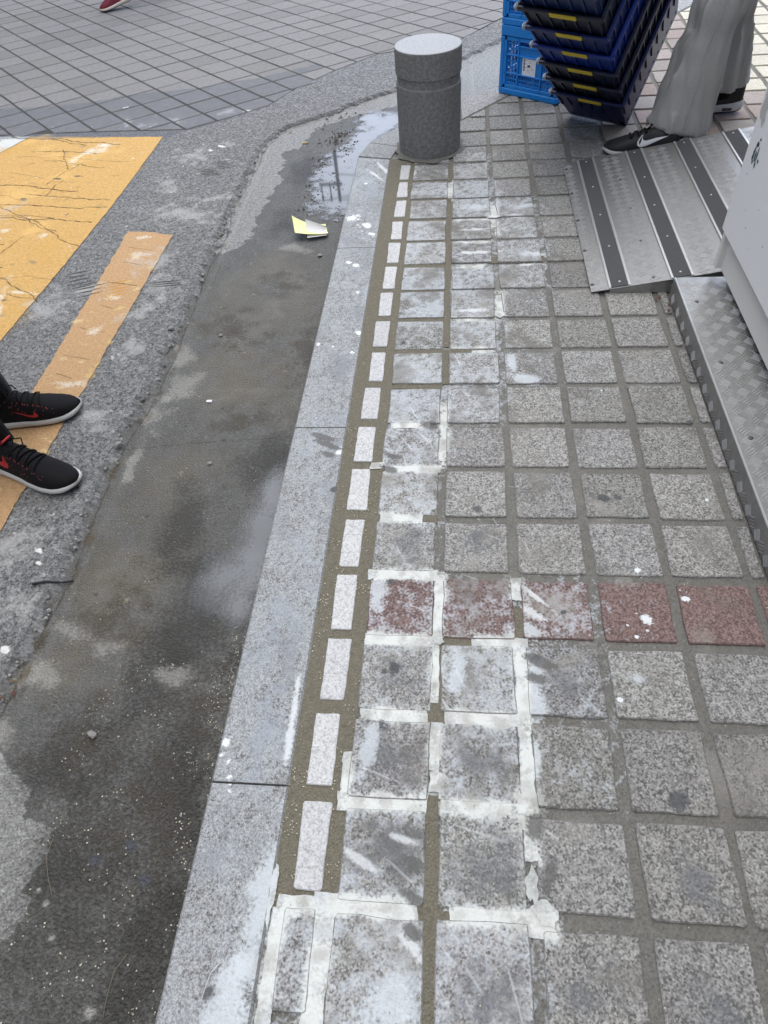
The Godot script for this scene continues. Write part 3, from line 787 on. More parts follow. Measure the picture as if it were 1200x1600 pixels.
func ground():
	var mb := MB.new()
	mb.sheet(rect(-120, -120, 120, 120), -0.13)
	sobj("ground", mb.done(), M["asphalt_far"], "worn grey ground under the whole street")
	# road surface with a broken edge along the gutter
	var base := v2(EDGE)
	var fine := PackedVector2Array()
	var nz := FastNoiseLite.new()
	nz.seed = 4
	nz.frequency = 9.0
	nz.fractal_octaves = 5
	nz.fractal_gain = 0.65
	for k in base.size() - 1:
		var m := maxi(1, int((base[k + 1] - base[k]).length() / 0.009))
		for s in m:
			var p := base[k].lerp(base[k + 1], float(s) / m)
			p.x += nz.get_noise_1d(p.y * 1.0) * 0.045
			fine.append(p)
	M["edge_line"] = fine
	var near := MB.new()
	var far := MB.new()
	for k in fine.size() - 1:
		var a := fine[k]
		var b := fine[k + 1]
		var in_near := a.y < 0.68 and b.y > -4.28 and a.x < -0.52
		var w := near if in_near else far
		var xw := -2.78 if in_near else -9.0
		w.quad(Vector3(xw, ROAD_Y, a.y), Vector3(a.x, ROAD_Y, a.y), Vector3(b.x, ROAD_Y, b.y), Vector3(xw, ROAD_Y, b.y), Vector3.UP)
		if in_near:
			far.quad(Vector3(-9, ROAD_Y, a.y), Vector3(xw, ROAD_Y, a.y), Vector3(xw, ROAD_Y, b.y), Vector3(-9, ROAD_Y, b.y), Vector3.UP)
		var off := Vector3(0.03 + absf(nz.get_noise_1d(a.y * 1.2 + 50)) * 0.012, 0, 0)
		w.quad(Vector3(a.x, ROAD_Y, a.y), Vector3(b.x, ROAD_Y, b.y), Vector3(b.x, -0.056, b.y) + off, Vector3(a.x, -0.056, a.y) + off, Vector3(1, 0.5, 0))
	far.quad(Vector3(-9, ROAD_Y, -8.6), Vector3(4, ROAD_Y, -8.6), Vector3(14, ROAD_Y, -40), Vector3(-9, ROAD_Y, -40), Vector3.UP)
	far.quad(Vector3(-9, ROAD_Y, 14), Vector3(-0.83, ROAD_Y, 14), Vector3(-0.83, ROAD_Y, 3.6), Vector3(-9, ROAD_Y, 3.6), Vector3.UP)
	var road := ArrayMesh.new()
	for a in [[near, "asphalt"], [far, "asphalt_far"]]:
		a[0].st.generate_normals()
		a[0].st.commit(road)
		road.surface_set_material(road.get_surface_count() - 1, M[a[1]])
	sobj("asphalt_road", road, null, "worn grey asphalt road with a crumbling edge")
	# gutter
	var g := MB.new()
	var ko := v2(KERB_OUT)
	var gp := PackedVector2Array()
	for k in base.size():
		gp.append(base[k] - Vector2(0.05, 0))
	for k in range(ko.size() - 1, -1, -1):
		gp.append(ko[k] + Vector2(0.03, 0.03))
	gp.append(Vector2(-0.23, 3.6))
	# near part carries the stains, the rest is plain
	var box := rect(-0.895, -4.19, 0.59, 0.995)
	for q in Geometry2D.intersect_polygons(gp, box):
		g.sheet(q, GUT_Y)
	var g2 := MB.new()
	for q in Geometry2D.clip_polygons(gp, box):
		g2.sheet(q, GUT_Y)
	var gm := ArrayMesh.new()
	for a in [[g, "gutter"], [g2, "concrete"]]:
		a[0].st.generate_normals()
		a[0].st.commit(gm)
		gm.surface_set_material(gm.get_surface_count() - 1, M[a[1]])
	sobj("gutter", gm, null, "concrete gutter strip, dark and wet beside the kerb, dry at its rim")
	# standing water
	var pm := MB.new()
	pm.sheet(v2([-0.06, -3.0, -0.14, -3.06, -0.26, -3.06, -0.36, -2.9, -0.46, -2.66, -0.5, -2.4, -0.51, -2.1, -0.46, -1.9, -0.36, -1.8, -0.235, -1.78, -0.235, -2.46, -0.09, -2.68]), GUT_Y + 0.004)
	sobj("puddle_water", pm.done(), M["water"], "still puddle mirroring pale sky beside the bollard")
	pm = MB.new()
	pm.sheet(v2([-0.5, -0.1, -0.42, -0.2, -0.38, -0.45, -0.24, -0.5, -0.24, 0.16, -0.32, 0.17, -0.42, 0.13, -0.5, 0.05]), GUT_Y + 0.003)
	sobj("puddle_water", pm.done(), M["water"], "shallow grey puddle beside the long kerb")
	# kerb
	var kerb := structure("kerb", "pale granite kerb stones laid end to end")
	var zs := [3.4, 2.44, 1.46, 0.4785, -0.5095, -1.508, -2.31]
	for k in zs.size() - 1:
		var km := MB.new()
		km.smooth = -1
		var t := rng.randf_range(0.95, 1.06)
		km.col = Color(t, t, t)
		var sk := 0.012 if k == 5 else 0.0
		km.slab(PackedVector2Array([Vector2(-0.262, zs[k] - 0.0015), Vector2(-0.112, zs[k] - 0.0015), Vector2(-0.112, zs[k + 1] + 0.0015 + sk * 2), Vector2(-0.262, zs[k + 1] + 0.0015 - sk)]), rng.randf_range(-0.0015, 0.001), 0.13, 0.004)
		obj("kerb_stone", km.done(), M["granite_kerb"], kerb)
	var ki := v2(KERB_IN)
	for k in ko.size() - 1:
		var km := MB.new()
		var t := rng.randf_range(0.92, 1.03)
		km.col = Color(t, t, t)
		var lo := 0.004
		var d0 := (ko[k + 1] - ko[k]).normalized() * lo
		km.slab(PackedVector2Array([ko[k] + d0, ki[k] + d0, ki[k + 1] - d0 * (0.2 if k == 2 else 0.0), ko[k + 1]]), rng.randf_range(-0.001, 0.001), 0.13, 0.003)
		obj("kerb_stone", km.done(), M["granite_kerb"] if k < 3 else M["granite_far"], kerb)

# ---------------------------------------------------------------- sidewalk
func sidewalk():
	var walk := structure("sidewalk", "granite paver sidewalk with fresh mortar joints along the kerb")
	var bed := MB.new()
	var ki := v2(KERB_IN)
	var bp := PackedVector2Array([Vector2(-0.12, 3.4)])
	for p in ki:
		bp.append(p - Vector2(0.01, 0.01))
	bp.append(Vector2(6.0, -9.4))
	bp.append(Vector2(6.0, 3.4))
	var nb := rect(-0.275, -2.69, 0.915, 0.99)
	for q in Geometry2D.intersect_polygons(bp, nb):
		bed.sheet(q, -0.0055)
	obj("mortar_bed", bed.done(), M["mortar_stained"], walk)
	bed = MB.new()
	var left := Geometry2D.clip_polygons(bp, nb)
	for q in left:
		bed.sheet(q, -0.0055)
	obj("mortar_bed", bed.done(), M["mortar_old"], walk)
	# pavers
	var inner := PackedVector2Array([Vector2(-0.1, 3.4)])
	for p in ki:
		inner.append(p + Vector2(0.012, 0.012))
	inner.append(Vector2(6.0, -9.0))
	inner.append(Vector2(6.0, 3.4))
	for r in range(-27, 8):
		for c in range(0, 14):
			var x0 := c * P + rng.randf_range(-0.003, 0.003)
			var z0 := r * P + rng.randf_range(-0.003, 0.003)
			var x1 := c * P + 0.1495 + rng.randf_range(-0.003, 0.002)
			var z1 := r * P + 0.15 + rng.randf_range(-0.003, 0.002)
			if c == 5 and r >= -7:
				x1 = 0.876
				x0 = 0.849
			if c > 5 and r >= -7:
				continue
			if c >= 5 and r > -13 and r < -7 or c == 4 and r > -12 and r < -8:
				continue
			if r < -13 and (c * P > 2.3 or z1 < -4.5):
				continue
			var poly := PackedVector2Array([Vector2(x0, z0), Vector2(x1, z0 + rng.randf_range(-0.003, 0.003)), Vector2(x1 + rng.randf_range(-0.003, 0.003), z1), Vector2(x0 + rng.randf_range(-0.003, 0.003), z1)])
			if z0 < -2.2:
				var cut := Geometry2D.intersect_polygons(poly, inner)
				if cut.is_empty():
					continue
				poly = cut[0]
				if absf(Geometry2D.triangulate_polygon(poly).size()) < 3:
					continue
				var lo := poly[0]
				var hi := poly[0]
				for p in poly:
					lo = lo.min(p)
					hi = hi.max(p)
				if (hi - lo).x < 0.03 or (hi - lo).y < 0.03:
					continue
			var mb := MB.new()
			var red := r == 0
			var tone := rng.randf_range(0.7, 1.0)
			var col := Color(tone, tone * rng.randf_range(0.985, 1.0), tone * rng.randf_range(0.95, 1.0))
			if red:
				col = Color(1, 1, 1) * [0.85, 0.8, 0.88, 0.9, 0.96, 1.0][mini(c, 5)]
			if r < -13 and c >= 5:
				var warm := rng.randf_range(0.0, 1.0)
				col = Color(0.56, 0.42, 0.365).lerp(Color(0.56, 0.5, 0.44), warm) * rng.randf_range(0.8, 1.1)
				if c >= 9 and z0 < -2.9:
					col = Color(0.98, 0.9, 0.72) * rng.randf_range(0.9, 1.0)  # bright patch of light painted in as a cream tint
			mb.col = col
			var y := rng.randf_range(-0.0012, 0.0012)
			mb.slab(stone(poly, 0.004, 0.0022), y, 0.012, 0.0022)
			var far := z0 < -2.66 or x1 > 0.91
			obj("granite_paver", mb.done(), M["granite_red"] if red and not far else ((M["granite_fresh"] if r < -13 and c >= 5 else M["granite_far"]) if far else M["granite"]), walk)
	# narrow cut pieces along the kerb
	for r in range(-13, 6):
		var x0 := -0.077 if r > -5 else lerpf(-0.072, -0.056, clampf((-r - 5) / 8.0, 0, 1))
		var x1 := -0.029 if r > -5 else lerpf(-0.027, -0.016, clampf((-r - 5) / 8.0, 0, 1))
		var z0 := r * P - 0.006 + rng.randf_range(-0.004, 0.004)
		var z1 := z0 + 0.143 + rng.randf_range(-0.008, 0.004)
		var mb := MB.new()
		var t := rng.randf_range(0.88, 1.04)
		if r >= 4:
			t = 0.95
			x0 = -0.085
			x1 = -0.03
		mb.col = Color(t, t, t * 1.01)
		var poly := PackedVector2Array([Vector2(x0 + rng.randf_range(-0.003, 0.003), z0), Vector2(x1 + rng.randf_range(-0.003, 0.003), z0), Vector2(x1 + rng.randf_range(-0.003, 0.003), z1), Vector2(x0 + rng.randf_range(-0.003, 0.003), z1)])
		mb.slab(rag(stone(poly, 0.003, 0.0006), 0.008, 0.0018, 100 + r), rng.randf_range(-0.001, 0.001), 0.012, 0.0015)
		obj("narrow_paver", mb.done(), M["granite_fresh"] if r < 4 else M["granite"], walk)
	# fresh brown mortar: bands in x0, z0, x1, z1
	var y := -0.0032
	var bands := [[-0.113, -2.3, 0.004, 0.68]]
	for r in range(-12, 0):
		if r in [-3, -2]:
			continue
		bands.append([0.0, r * P - 0.0215, 0.15 if r > -5 else 0.165, r * P + 0.001])
	for a in [[0.148, -2.22, 0.171, -2.05], [0.148, -1.86, 0.171, -0.88], [0.148, -0.86, 0.17, -0.7], [0.148, 0.15, 0.171, 0.2], [0.146, 0.185, 0.17, 0.345], [0.147, 0.48, 0.171, 1.3], [0.32, 0.07, 0.341, 0.15], [0.171, 0.148, 0.25, 0.172], [0.13, 0.665, 0.2, 0.69], [0.3, -1.42, 0.5, -1.375], [0.13, 0.318, 0.195, 0.345], [-0.1, 0.68, -0.085, 1.2], [0.165, -0.87, 0.24, -0.845]]:
		bands.append(a)
	for a in bands:
		var mb := MB.new()
		mb.sheet(rag(rect(a[0], a[1], a[2], a[3]), 0.007, 0.006 if a[2] - a[0] < 0.08 or a[3] - a[1] < 0.05 else 0.004, int(a[1] * 1000) + 7), y)
		obj("fresh_mortar", mb.done(), M["mortar_new"], walk)
		y += 0.00003
	# white cement filled flush into joints
	y = -0.0016
	for a in CEMENT:
		if a[1] < -0.6:
			continue
		var mb := MB.new()
		mb.sheet(rag(rect(a[0] - 0.002, a[1] - 0.002, a[2] + 0.002, a[3] + 0.002), 0.006, 0.005, int(a[0] * 900 + a[1] * 1300)), y)
		obj("cement_joint", mb.done(), M["cement"], walk)
		y += 0.00003
	# splashed ends of the cement
	for a in [[0.345, 0.66, 0.02, 0.02], [0.33, 0.62, 0.012, 0.03], [0.335, -1.72, 0.03, 0.012], [0.335, -1.05, 0.02, 0.015], [0.33, 0.5, 0.02, 0.012], [0.16, 0.16, 0.012, 0.01], [-0.11, 0.66, 0.006, 0.05]]:
		var mb := MB.new()
		var o := PackedVector2Array()
		for k in 14:
			var t := TAU * k / 14.0
			o.append(Vector2(a[0] + cos(t) * a[2] * rng.randf_range(0.6, 1.3), a[1] + sin(t) * a[3] * rng.randf_range(0.6, 1.3)))
		mb.sheet(rag(o, 0.004, 0.006, int(a[1] * 500)), y + 0.001)
		obj("cement_splash", mb.done(), M["cement"], walk)
		y += 0.00003
	# sand ring packed round the bollard foot
	var rb := MB.new()
	var ro := PackedVector2Array()
	for k in 30:
		var t := TAU * k / 30.0
		ro.append(Vector2(0.062 + cos(t) * 0.16 * rng.randf_range(0.92, 1.14), -2.4 + sin(t) * 0.16 * rng.randf_range(0.92, 1.14)))
	rb.sheet(rag(ro, 0.01, 0.01, 77), 0.0022)
	obj("mortar_collar", rb.done(), M["mortar_old"], walk)
	# loose sand and grit, too small to count
	scatter("sand_grains", "loose pale sand grains strewn over the fresh mortar and gutter", [[700, -0.112, -0.6, 0.0, 0.68, -0.002, 0.0007, 0.0016], [250, -0.112, -2.2, 0.16, -0.6, -0.002, 0.0007, 0.0016], [330, -0.6, 0.2, -0.265, 1.0, GUT_Y, 0.0008, 0.0019], [260, -0.34, 0.0, -0.265, 1.0, GUT_Y, 0.0008, 0.0018], [160, -0.75, -0.4, -0.27, 0.4, GUT_Y, 0.0008, 0.0016], [300, 0.1, -0.5, 0.87, 1.0, 0.0, 0.0006, 0.0016]], lin(0.58, 0.54, 0.43))

func pebble(sd: int) -> ArrayMesh:
	var r := RandomNumberGenerator.new()
	r.seed = sd
	var mb := MB.new()
	var t := (1.0 + sqrt(5.0)) / 2.0
	var v := []
	for p in [[-1, t, 0], [1, t, 0], [-1, -t, 0], [1, -t, 0], [0, -1, t], [0, 1, t], [0, -1, -t], [0, 1, -t], [t, 0, -1], [t, 0, 1], [-t, 0, -1], [-t, 0, 1]]:
		v.append(Vector3(p[0], p[1] * 0.7, p[2]).normalized() * r.randf_range(0.75, 1.2))
	for f in [[0, 11, 5], [0, 5, 1], [0, 1, 7], [0, 7, 10], [0, 10, 11], [1, 5, 9], [5, 11, 4], [11, 10, 2], [10, 7, 6], [7, 1, 8], [3, 9, 4], [3, 4, 2], [3, 2, 6], [3, 6, 8], [3, 8, 9], [4, 9, 5], [2, 4, 11], [6, 2, 10], [8, 6, 7], [9, 8, 1]]:
		mb.tri(v[f[0]], v[f[1]], v[f[2]], v[f[0]] + v[f[1]] + v[f[2]])
	return mb.done()

func scatter(called: String, label: String, zones: Array, col: Color):
	var mm := MultiMesh.new()
	mm.transform_format = MultiMesh.TRANSFORM_3D
	mm.use_colors = true
	mm.mesh = pebble(5)
	var m := mat(called, Color.WHITE, 0.9)
	m.vertex_color_use_as_albedo = true
	var n := 0
	for z in zones:
		n += z[0]
	mm.instance_count = n
	var k := 0
	var base := col.srgb_to_linear()
	for z in zones:
		for q in int(z[0]):
			var s := rng.randf_range(z[6], z[7])
			var b := Basis(Vector3(rng.randf(), rng.randf(), rng.randf()).normalized(), rng.randf_range(0, 6)).scaled(Vector3.ONE * s)
			# grains gather in drifts
			var x := rng.randf_range(z[1], z[3])
			var zz := rng.randf_range(z[2], z[4])
			for tries in 4:
				if (N["mid"][(int(zz * 300) & 511) * 512 + (int(x * 300) & 511)]) > 140:
					break
				x = rng.randf_range(z[1], z[3])
				zz = rng.randf_range(z[2], z[4])
			mm.set_instance_transform(k, Transform3D(b, Vector3(x, z[5] + s * 0.4, zz)))
			mm.set_instance_color(k, base * rng.randf_range(0.5, 1.3))
			k += 1
	var o := MultiMeshInstance3D.new()
	o.multimesh = mm
	o.material_override = m
	o.name = called
	add_child(o)
	o.set_meta("kind", "stuff")
	o.set_meta("label", label)
	o.set_meta("category", "sand" if called.begins_with("sand") else "gravel")

# ---------------------------------------------------------------- road paint and road pavers
func road_markings():
	var y := ROAD_Y + 0.003
	var mb := MB.new()
	mb.sheet(rag(v2([-2.75, -2.88, -2.086, -2.839, -1.323, -2.755, -1.335, -2.0, -1.36, -1.5, -1.395, -0.98, -1.41, -0.4, -2.75, -0.4, -2.75, -1.0]), 0.02, 0.006, 31), y)
	sobj("road_marking", mb.done(), M["paint_yellow"], "broad cracked yellow painted area on the road")
	mb = MB.new()
	mb.sheet(rag(v2([-2.75, -2.88, -2.086, -2.839, -2.165, -2.634, -2.4, -2.3, -2.75, -2.0]), 0.02, 0.008, 33), y + 0.002)
	sobj("road_marking", mb.done(), M["paint_white"], "white painted corner at the end of the yellow area")
	mb = MB.new()
	mb.sheet(rag(v2([-1.181, -1.755, -1.08, -1.745, -0.974, -1.711, -0.986, -0.721, -0.999, -0.145, -1.01, 0.5, -1.18, 0.5, -1.165, -0.2, -1.155, -0.787]), 0.015, 0.008, 35), y)
	sobj("road_marking", mb.done(), M["paint_stripe"], "worn yellow stripe painted along the road edge")

func road_pavers():
	var top := structure("paved_road", "grey paving slabs laid slantwise across the far road")
	var o := Vector2(-1.8709, -3.2741)
	var ai := Vector2(0.14372, -0.10191)
	var aj := Vector2(0.13382, 0.1437)
	var near := v2([-9.0, -2.92, -2.283, -2.883, -1.913, -2.876, -1.742, -2.87, -1.228, -2.841, -1.064, -2.951, -0.958, -3.026, -0.837, -3.13, -0.732, -3.358, -0.546, -3.625, -0.303, -3.895, 0.2, -4.087, 0.471, -4.494, 1.6, -6.0, 3.4, -8.4, -9.0, -8.4])
	var eye := Vector3(0.189, 1.285, 0.899)
	var spots := []
	for i in range(-46, 60):
		for j in range(-60, 46):
			var p := o + ai * i + aj * j
			var c := p + ai * 0.5 + aj * 0.5
			if c.x < -6.0 or c.x > 2.6 or c.y < -8.3 or c.y > -2.7:
				continue
			var g := 0.0055
			var gi := ai * (g / ai.length())
			var gj := aj * (g / aj.length())
			var quad := PackedVector2Array([p + gi + gj, p + ai - gi + gj, p + ai + aj - gi - gj, p + aj + gi - gj])
			var cut := Geometry2D.intersect_polygons(quad, near)
			if cut.is_empty():
				continue
			var ar := 0.0
			var q: PackedVector2Array = cut[0]
			for k in q.size():
				ar += q[k].cross(q[(k + 1) % q.size()]) * 0.5
			if absf(ar) < 0.004:
				continue
			# in the picture: within the view's fan, else far
			var az := atan2(-(c.x - eye.x), -(c.y - eye.z))
			var dist := Vector2(c.x - eye.x, c.y - eye.z).length()
			var seen := az > -0.02 and az < 0.62 and dist < 7.9
			spots.append([dist if seen else dist + 100.0, q, c, absf(ar) > 0.027])
	spots.sort_custom(func(a, b): return a[0] < b[0])
	# a few shared shapes for whole slabs
	var shapes := []
	for k in 6:
		var mb := MB.new()
		var t: float = [0.92, 1.0, 1.06, 0.97, 1.03, 0.88][k]
		mb.col = Color(t, t * 0.995, t * [0.98, 1.0, 0.99, 1.01, 0.97, 1.0][k])
		var g := 0.0055
		var gi := ai * (g / ai.length())
		var gj := aj * (g / aj.length())
		var q := PackedVector2Array([gi + gj, ai - gi + gj, ai + aj - gi - gj, aj + gi - gj])
		for e in q.size():
			q[e] -= (ai + aj) * 0.5
		mb.slab(stone(q, 0.003, 0.0016), 0.0, 0.006, 0.0025)
		shapes.append(mb.done())
	var rest := MB.new()
	var y := ROAD_Y + 0.0045
	for k in spots.size():
		var s: Array = spots[k]
		if k >= 300 or s[0] > 100.0:
			rest.sheet(s[1], y)
			continue
		var c: Vector2 = s[2]
		var inside := c.x > -2.65 and c.x < -0.65 and c.y > -4.15
		var m: Material = M["slab"] if inside else M["slab_far"]
		if s[3]:
			var n := obj("paving_slab", shapes[rng.randi() % 6], m, top)
			n.position = Vector3(c.x, y + rng.randf_range(-0.0008, 0.0008), c.y)
		else:
			var mb := MB.new()
			mb.slab(stone(s[1], 0.003, 0.001), y, 0.006, 0.0025)
			obj("paving_slab", mb.done(), m, top)
	var r := obj("distant_paving", rest.done(), M["slab_far"], top)
	r.set_meta("kind", "stuff")
	# dark bedding in the joints
	var jm := mat("joint_dirt", lin(0.05, 0.048, 0.045), 0.95)
	var jb := MB.new()
	jb.sheet(near, ROAD_Y + 0.001)
	obj("joint_bedding", jb.done(), jm, top)

# ---------------------------------------------------------------- unseen buildings added and sized to cut sky light; power pole and wires
func building(called: String, label: String, x0: float, x1: float, z0: float, z1: float, h: float, face: int, tone: Color):
	var b := thing(called, label, "building", Vector3((x0 + x1) / 2, 0, (z0 + z1) / 2))
	var wm: StandardMaterial3D = M["plaster"].duplicate()
	wm.albedo_color = tone
	var w := x1 - x0
	var d := z1 - z0
	var mb := MB.new()
	mb.bx(Vector3(0, h / 2 - 0.1, 0), Vector3(w, h + 0.1, d))
	obj("wall", mb.done(), wm, b)
	mb = MB.new()
	mb.bx(Vector3(0, h + 0.1, 0), Vector3(w + 0.3, 0.25, d + 0.3), 0.02)
	obj("roof", mb.done(), M["concrete"], b)
	var fx := face * (w / 2 + 0.03)
	var n := int(d / 2.2)
	for fl in int(h / 3.0):
		for k in n:
			var zc := -d / 2 + (k + 0.5) * d / n
			var wn := MB.new()
			wn.bx(Vector3(fx, fl * 3.0 + 1.7, zc), Vector3(0.08, 1.5, 1.4), 0.01)
			var f := obj("window", wn.done(), M["trim"], b)
			var pn := MB.new()
			pn.bx(Vector3(fx + face * 0.045, fl * 3.0 + 1.7, zc), Vector3(0.02, 1.36, 1.26))
			obj("pane", pn.done(), M["pane"], f)

func surroundings():
	mat("trim", lin(0.55, 0.55, 0.55), 0.5)
	mat("pane", lin(0.03, 0.035, 0.04), 0.08)
	building("unseen_shop_building", "unseen plastered shop building behind the white cabinet, sized to cut sky light", 1.95, 9.0, -2.75, 9.0, 9.0, -1, lin(0.48, 0.46, 0.43))
	building("added_opposite_building", "added unseen building across the road, sized to cut sky light", -14.0, -6.6, -26.0, 12.0, 12.5, 1, lin(0.42, 0.41, 0.4))
	building("added_rear_building", "added unseen building behind the viewpoint, cutting sky light", -6.0, 4.0, 9.2, 16.0, 8.0, 1, lin(0.45, 0.43, 0.41))
	# power pole and wires, mirrored in the puddle
	var pm := mat("pole_concrete", lin(0.2, 0.19, 0.18), 0.8)
	var dk := mat("wire_black", lin(0.02, 0.02, 0.022), 0.6)
	var t := thing("utility_pole", "tall concrete power pole with a crossarm down the street", "pole", Vector3(-5.15, -0.035, -30.0))
	var mb := MB.new()
	mb.lathe([Vector2(0.0, 0.0), Vector2(0.13, 0.0), Vector2(0.07, 12.9), Vector2(0.0, 12.9)], 12)
	obj("shaft", mb.done(), pm, t)
	mb = MB.new()
	mb.bx(Vector3(-0.32, 12.05, 0.13), Vector3(1.05, 0.12, 0.1), 0.01)
	obj("crossarm", mb.done(), dk, t)
	for x in [-0.75, -0.36, 0.02]:
		mb = MB.new()
		mb.lathe([Vector2(0.0, 0.0), Vector2(0.03, 0.0), Vector2(0.03, 0.45), Vector2(0.06, 0.5), Vector2(0.035, 0.56), Vector2(0.06, 0.62), Vector2(0.03, 0.72), Vector2(0.0, 0.74)], 8, Vector3(x, 12.1, 0.13))
		obj("insulator", mb.done(), dk, t)
	var wires := [[Vector3(-5.9, 12.75, -29.9), Vector3(30, 11.2, -33.0)], [Vector3(-5.5, 12.75, -29.9), Vector3(-28, 13.0, -24.0)], [Vector3(-5.13, 12.75, -29.9), Vector3(30, 10.2, -27.0)], [Vector3(-5.1, 11.6, -29.9), Vector3(26, 13.4, -22.0)]]
	var lab := ["overhead wire on the first insulator of the power pole", "overhead wire crossing the road from the power pole", "overhead wire on the last insulator of the power pole", "lower overhead wire tied to the power pole shaft"]
	for k in wires.size():
		mb = MB.new()
		var pts := []
		for s in 13:
			var f := s / 12.0
			pts.append(wires[k][0].lerp(wires[k][1], f) - Vector3(0, sin(PI * f) * 0.9, 0))
		mb.tube(pts, 0.022, 0.022, 5)
		tag(obj("overhead_wire", mb.done(), dk, self), lab[k], "wire", "overhead wires")

# ---------------------------------------------------------------- bollard
func bollard():
	var st := wmat("bollard_stone", M["t_stone"], 0.5, lin(0.74, 0.74, 0.725), 0.8, M["h_cell3"], 0.08)
	st.uv1_world_triplanar = false
	var cap := wmat("bollard_top", M["t_mortar"], 0.4, lin(0.4, 0.405, 0.41), 0.6, M["h_fine"], 0.06)
	cap.uv1_world_triplanar = false
	var t := thing("stone_bollard", "round grey granite bollard with a groove near its pale top", "bollard", Vector3(0.062, 0, -2.4))
	var mb := MB.new()
	mb.smooth = 0
	mb.lathe([Vector2(0.1365, -0.05), Vector2(0.1375, 0.0), Vector2(0.1385, 0.15), Vector2(0.139, 0.268), Vector2(0.137, 0.2725)], 64)
	obj("shaft", mb.done(true), st, t)
	mb = MB.new()
	mb.smooth = 0
	mb.lathe([Vector2(0.137, 0.2725), Vector2(0.1345, 0.2745), Vector2(0.1345, 0.303), Vector2(0.137, 0.306)], 64)
	obj("groove", mb.done(true), st, t)
	mb = MB.new()
	mb.smooth = 0
	mb.lathe([Vector2(0.137, 0.306), Vector2(0.1398, 0.309), Vector2(0.1405, 0.36), Vector2(0.1405, 0.399), Vector2(0.139, 0.404)], 64)
	obj("head", mb.done(true), st, t)
	mb = MB.new()
	mb.lathe([Vector2(0.139, 0.404), Vector2(0.1355, 0.4055), Vector2(0.0, 0.4055)], 64)
	obj("top_face", mb.done(), cap, t)

# ---------------------------------------------------------------- checker-plate ramp and step
# raised five-bar tread: groups of bars in alternate directions on the plane o + u*s + v*t
func treads(mb: MB, o: Vector3, u: Vector3, v: Vector3, lu: float, lv: float, keep: Callable) -> void:
	var sp := 0.037
	var n := u.cross(v).normalized()
	if n.y < 0 or (absf(n.y) < 0.01 and n.x > 0):
		n = -n
	for i in int(lu / sp):
		for j in int(lv / sp):
			var s := (i + 0.5) * sp
			var t := (j + 0.5) * sp
			if not keep.call(s, t):
				continue
			var sg := 1.0 if (i + j) % 2 == 0 else -1.0
			var d := (u * 0.78 + v * sg * 0.63).normalized()
			var w := n.cross(d)
			for k in 4:
				var c := o + u * s + v * t + w * (k - 1.5) * 0.0076
				var e := d * 0.014
				var f := d * 0.0115
				var g := w * 0.0017
				var m := w * 0.0007
				var hh := n * 0.0016
				mb.quad(c - f - m + hh, c + f - m + hh, c + f + m + hh, c - f + m + hh, n)
				mb.quad(c - e + g, c + e + g, c + f + m + hh, c - f + m + hh, n + w)
				mb.quad(c - e - g, c + e - g, c + f - m + hh, c - f - m + hh, n - w)
				mb.tri(c - e, c - f - m + hh, c - f + m + hh, n - d)
				mb.tri(c + e, c + f - m + hh, c + f + m + hh, n + d)

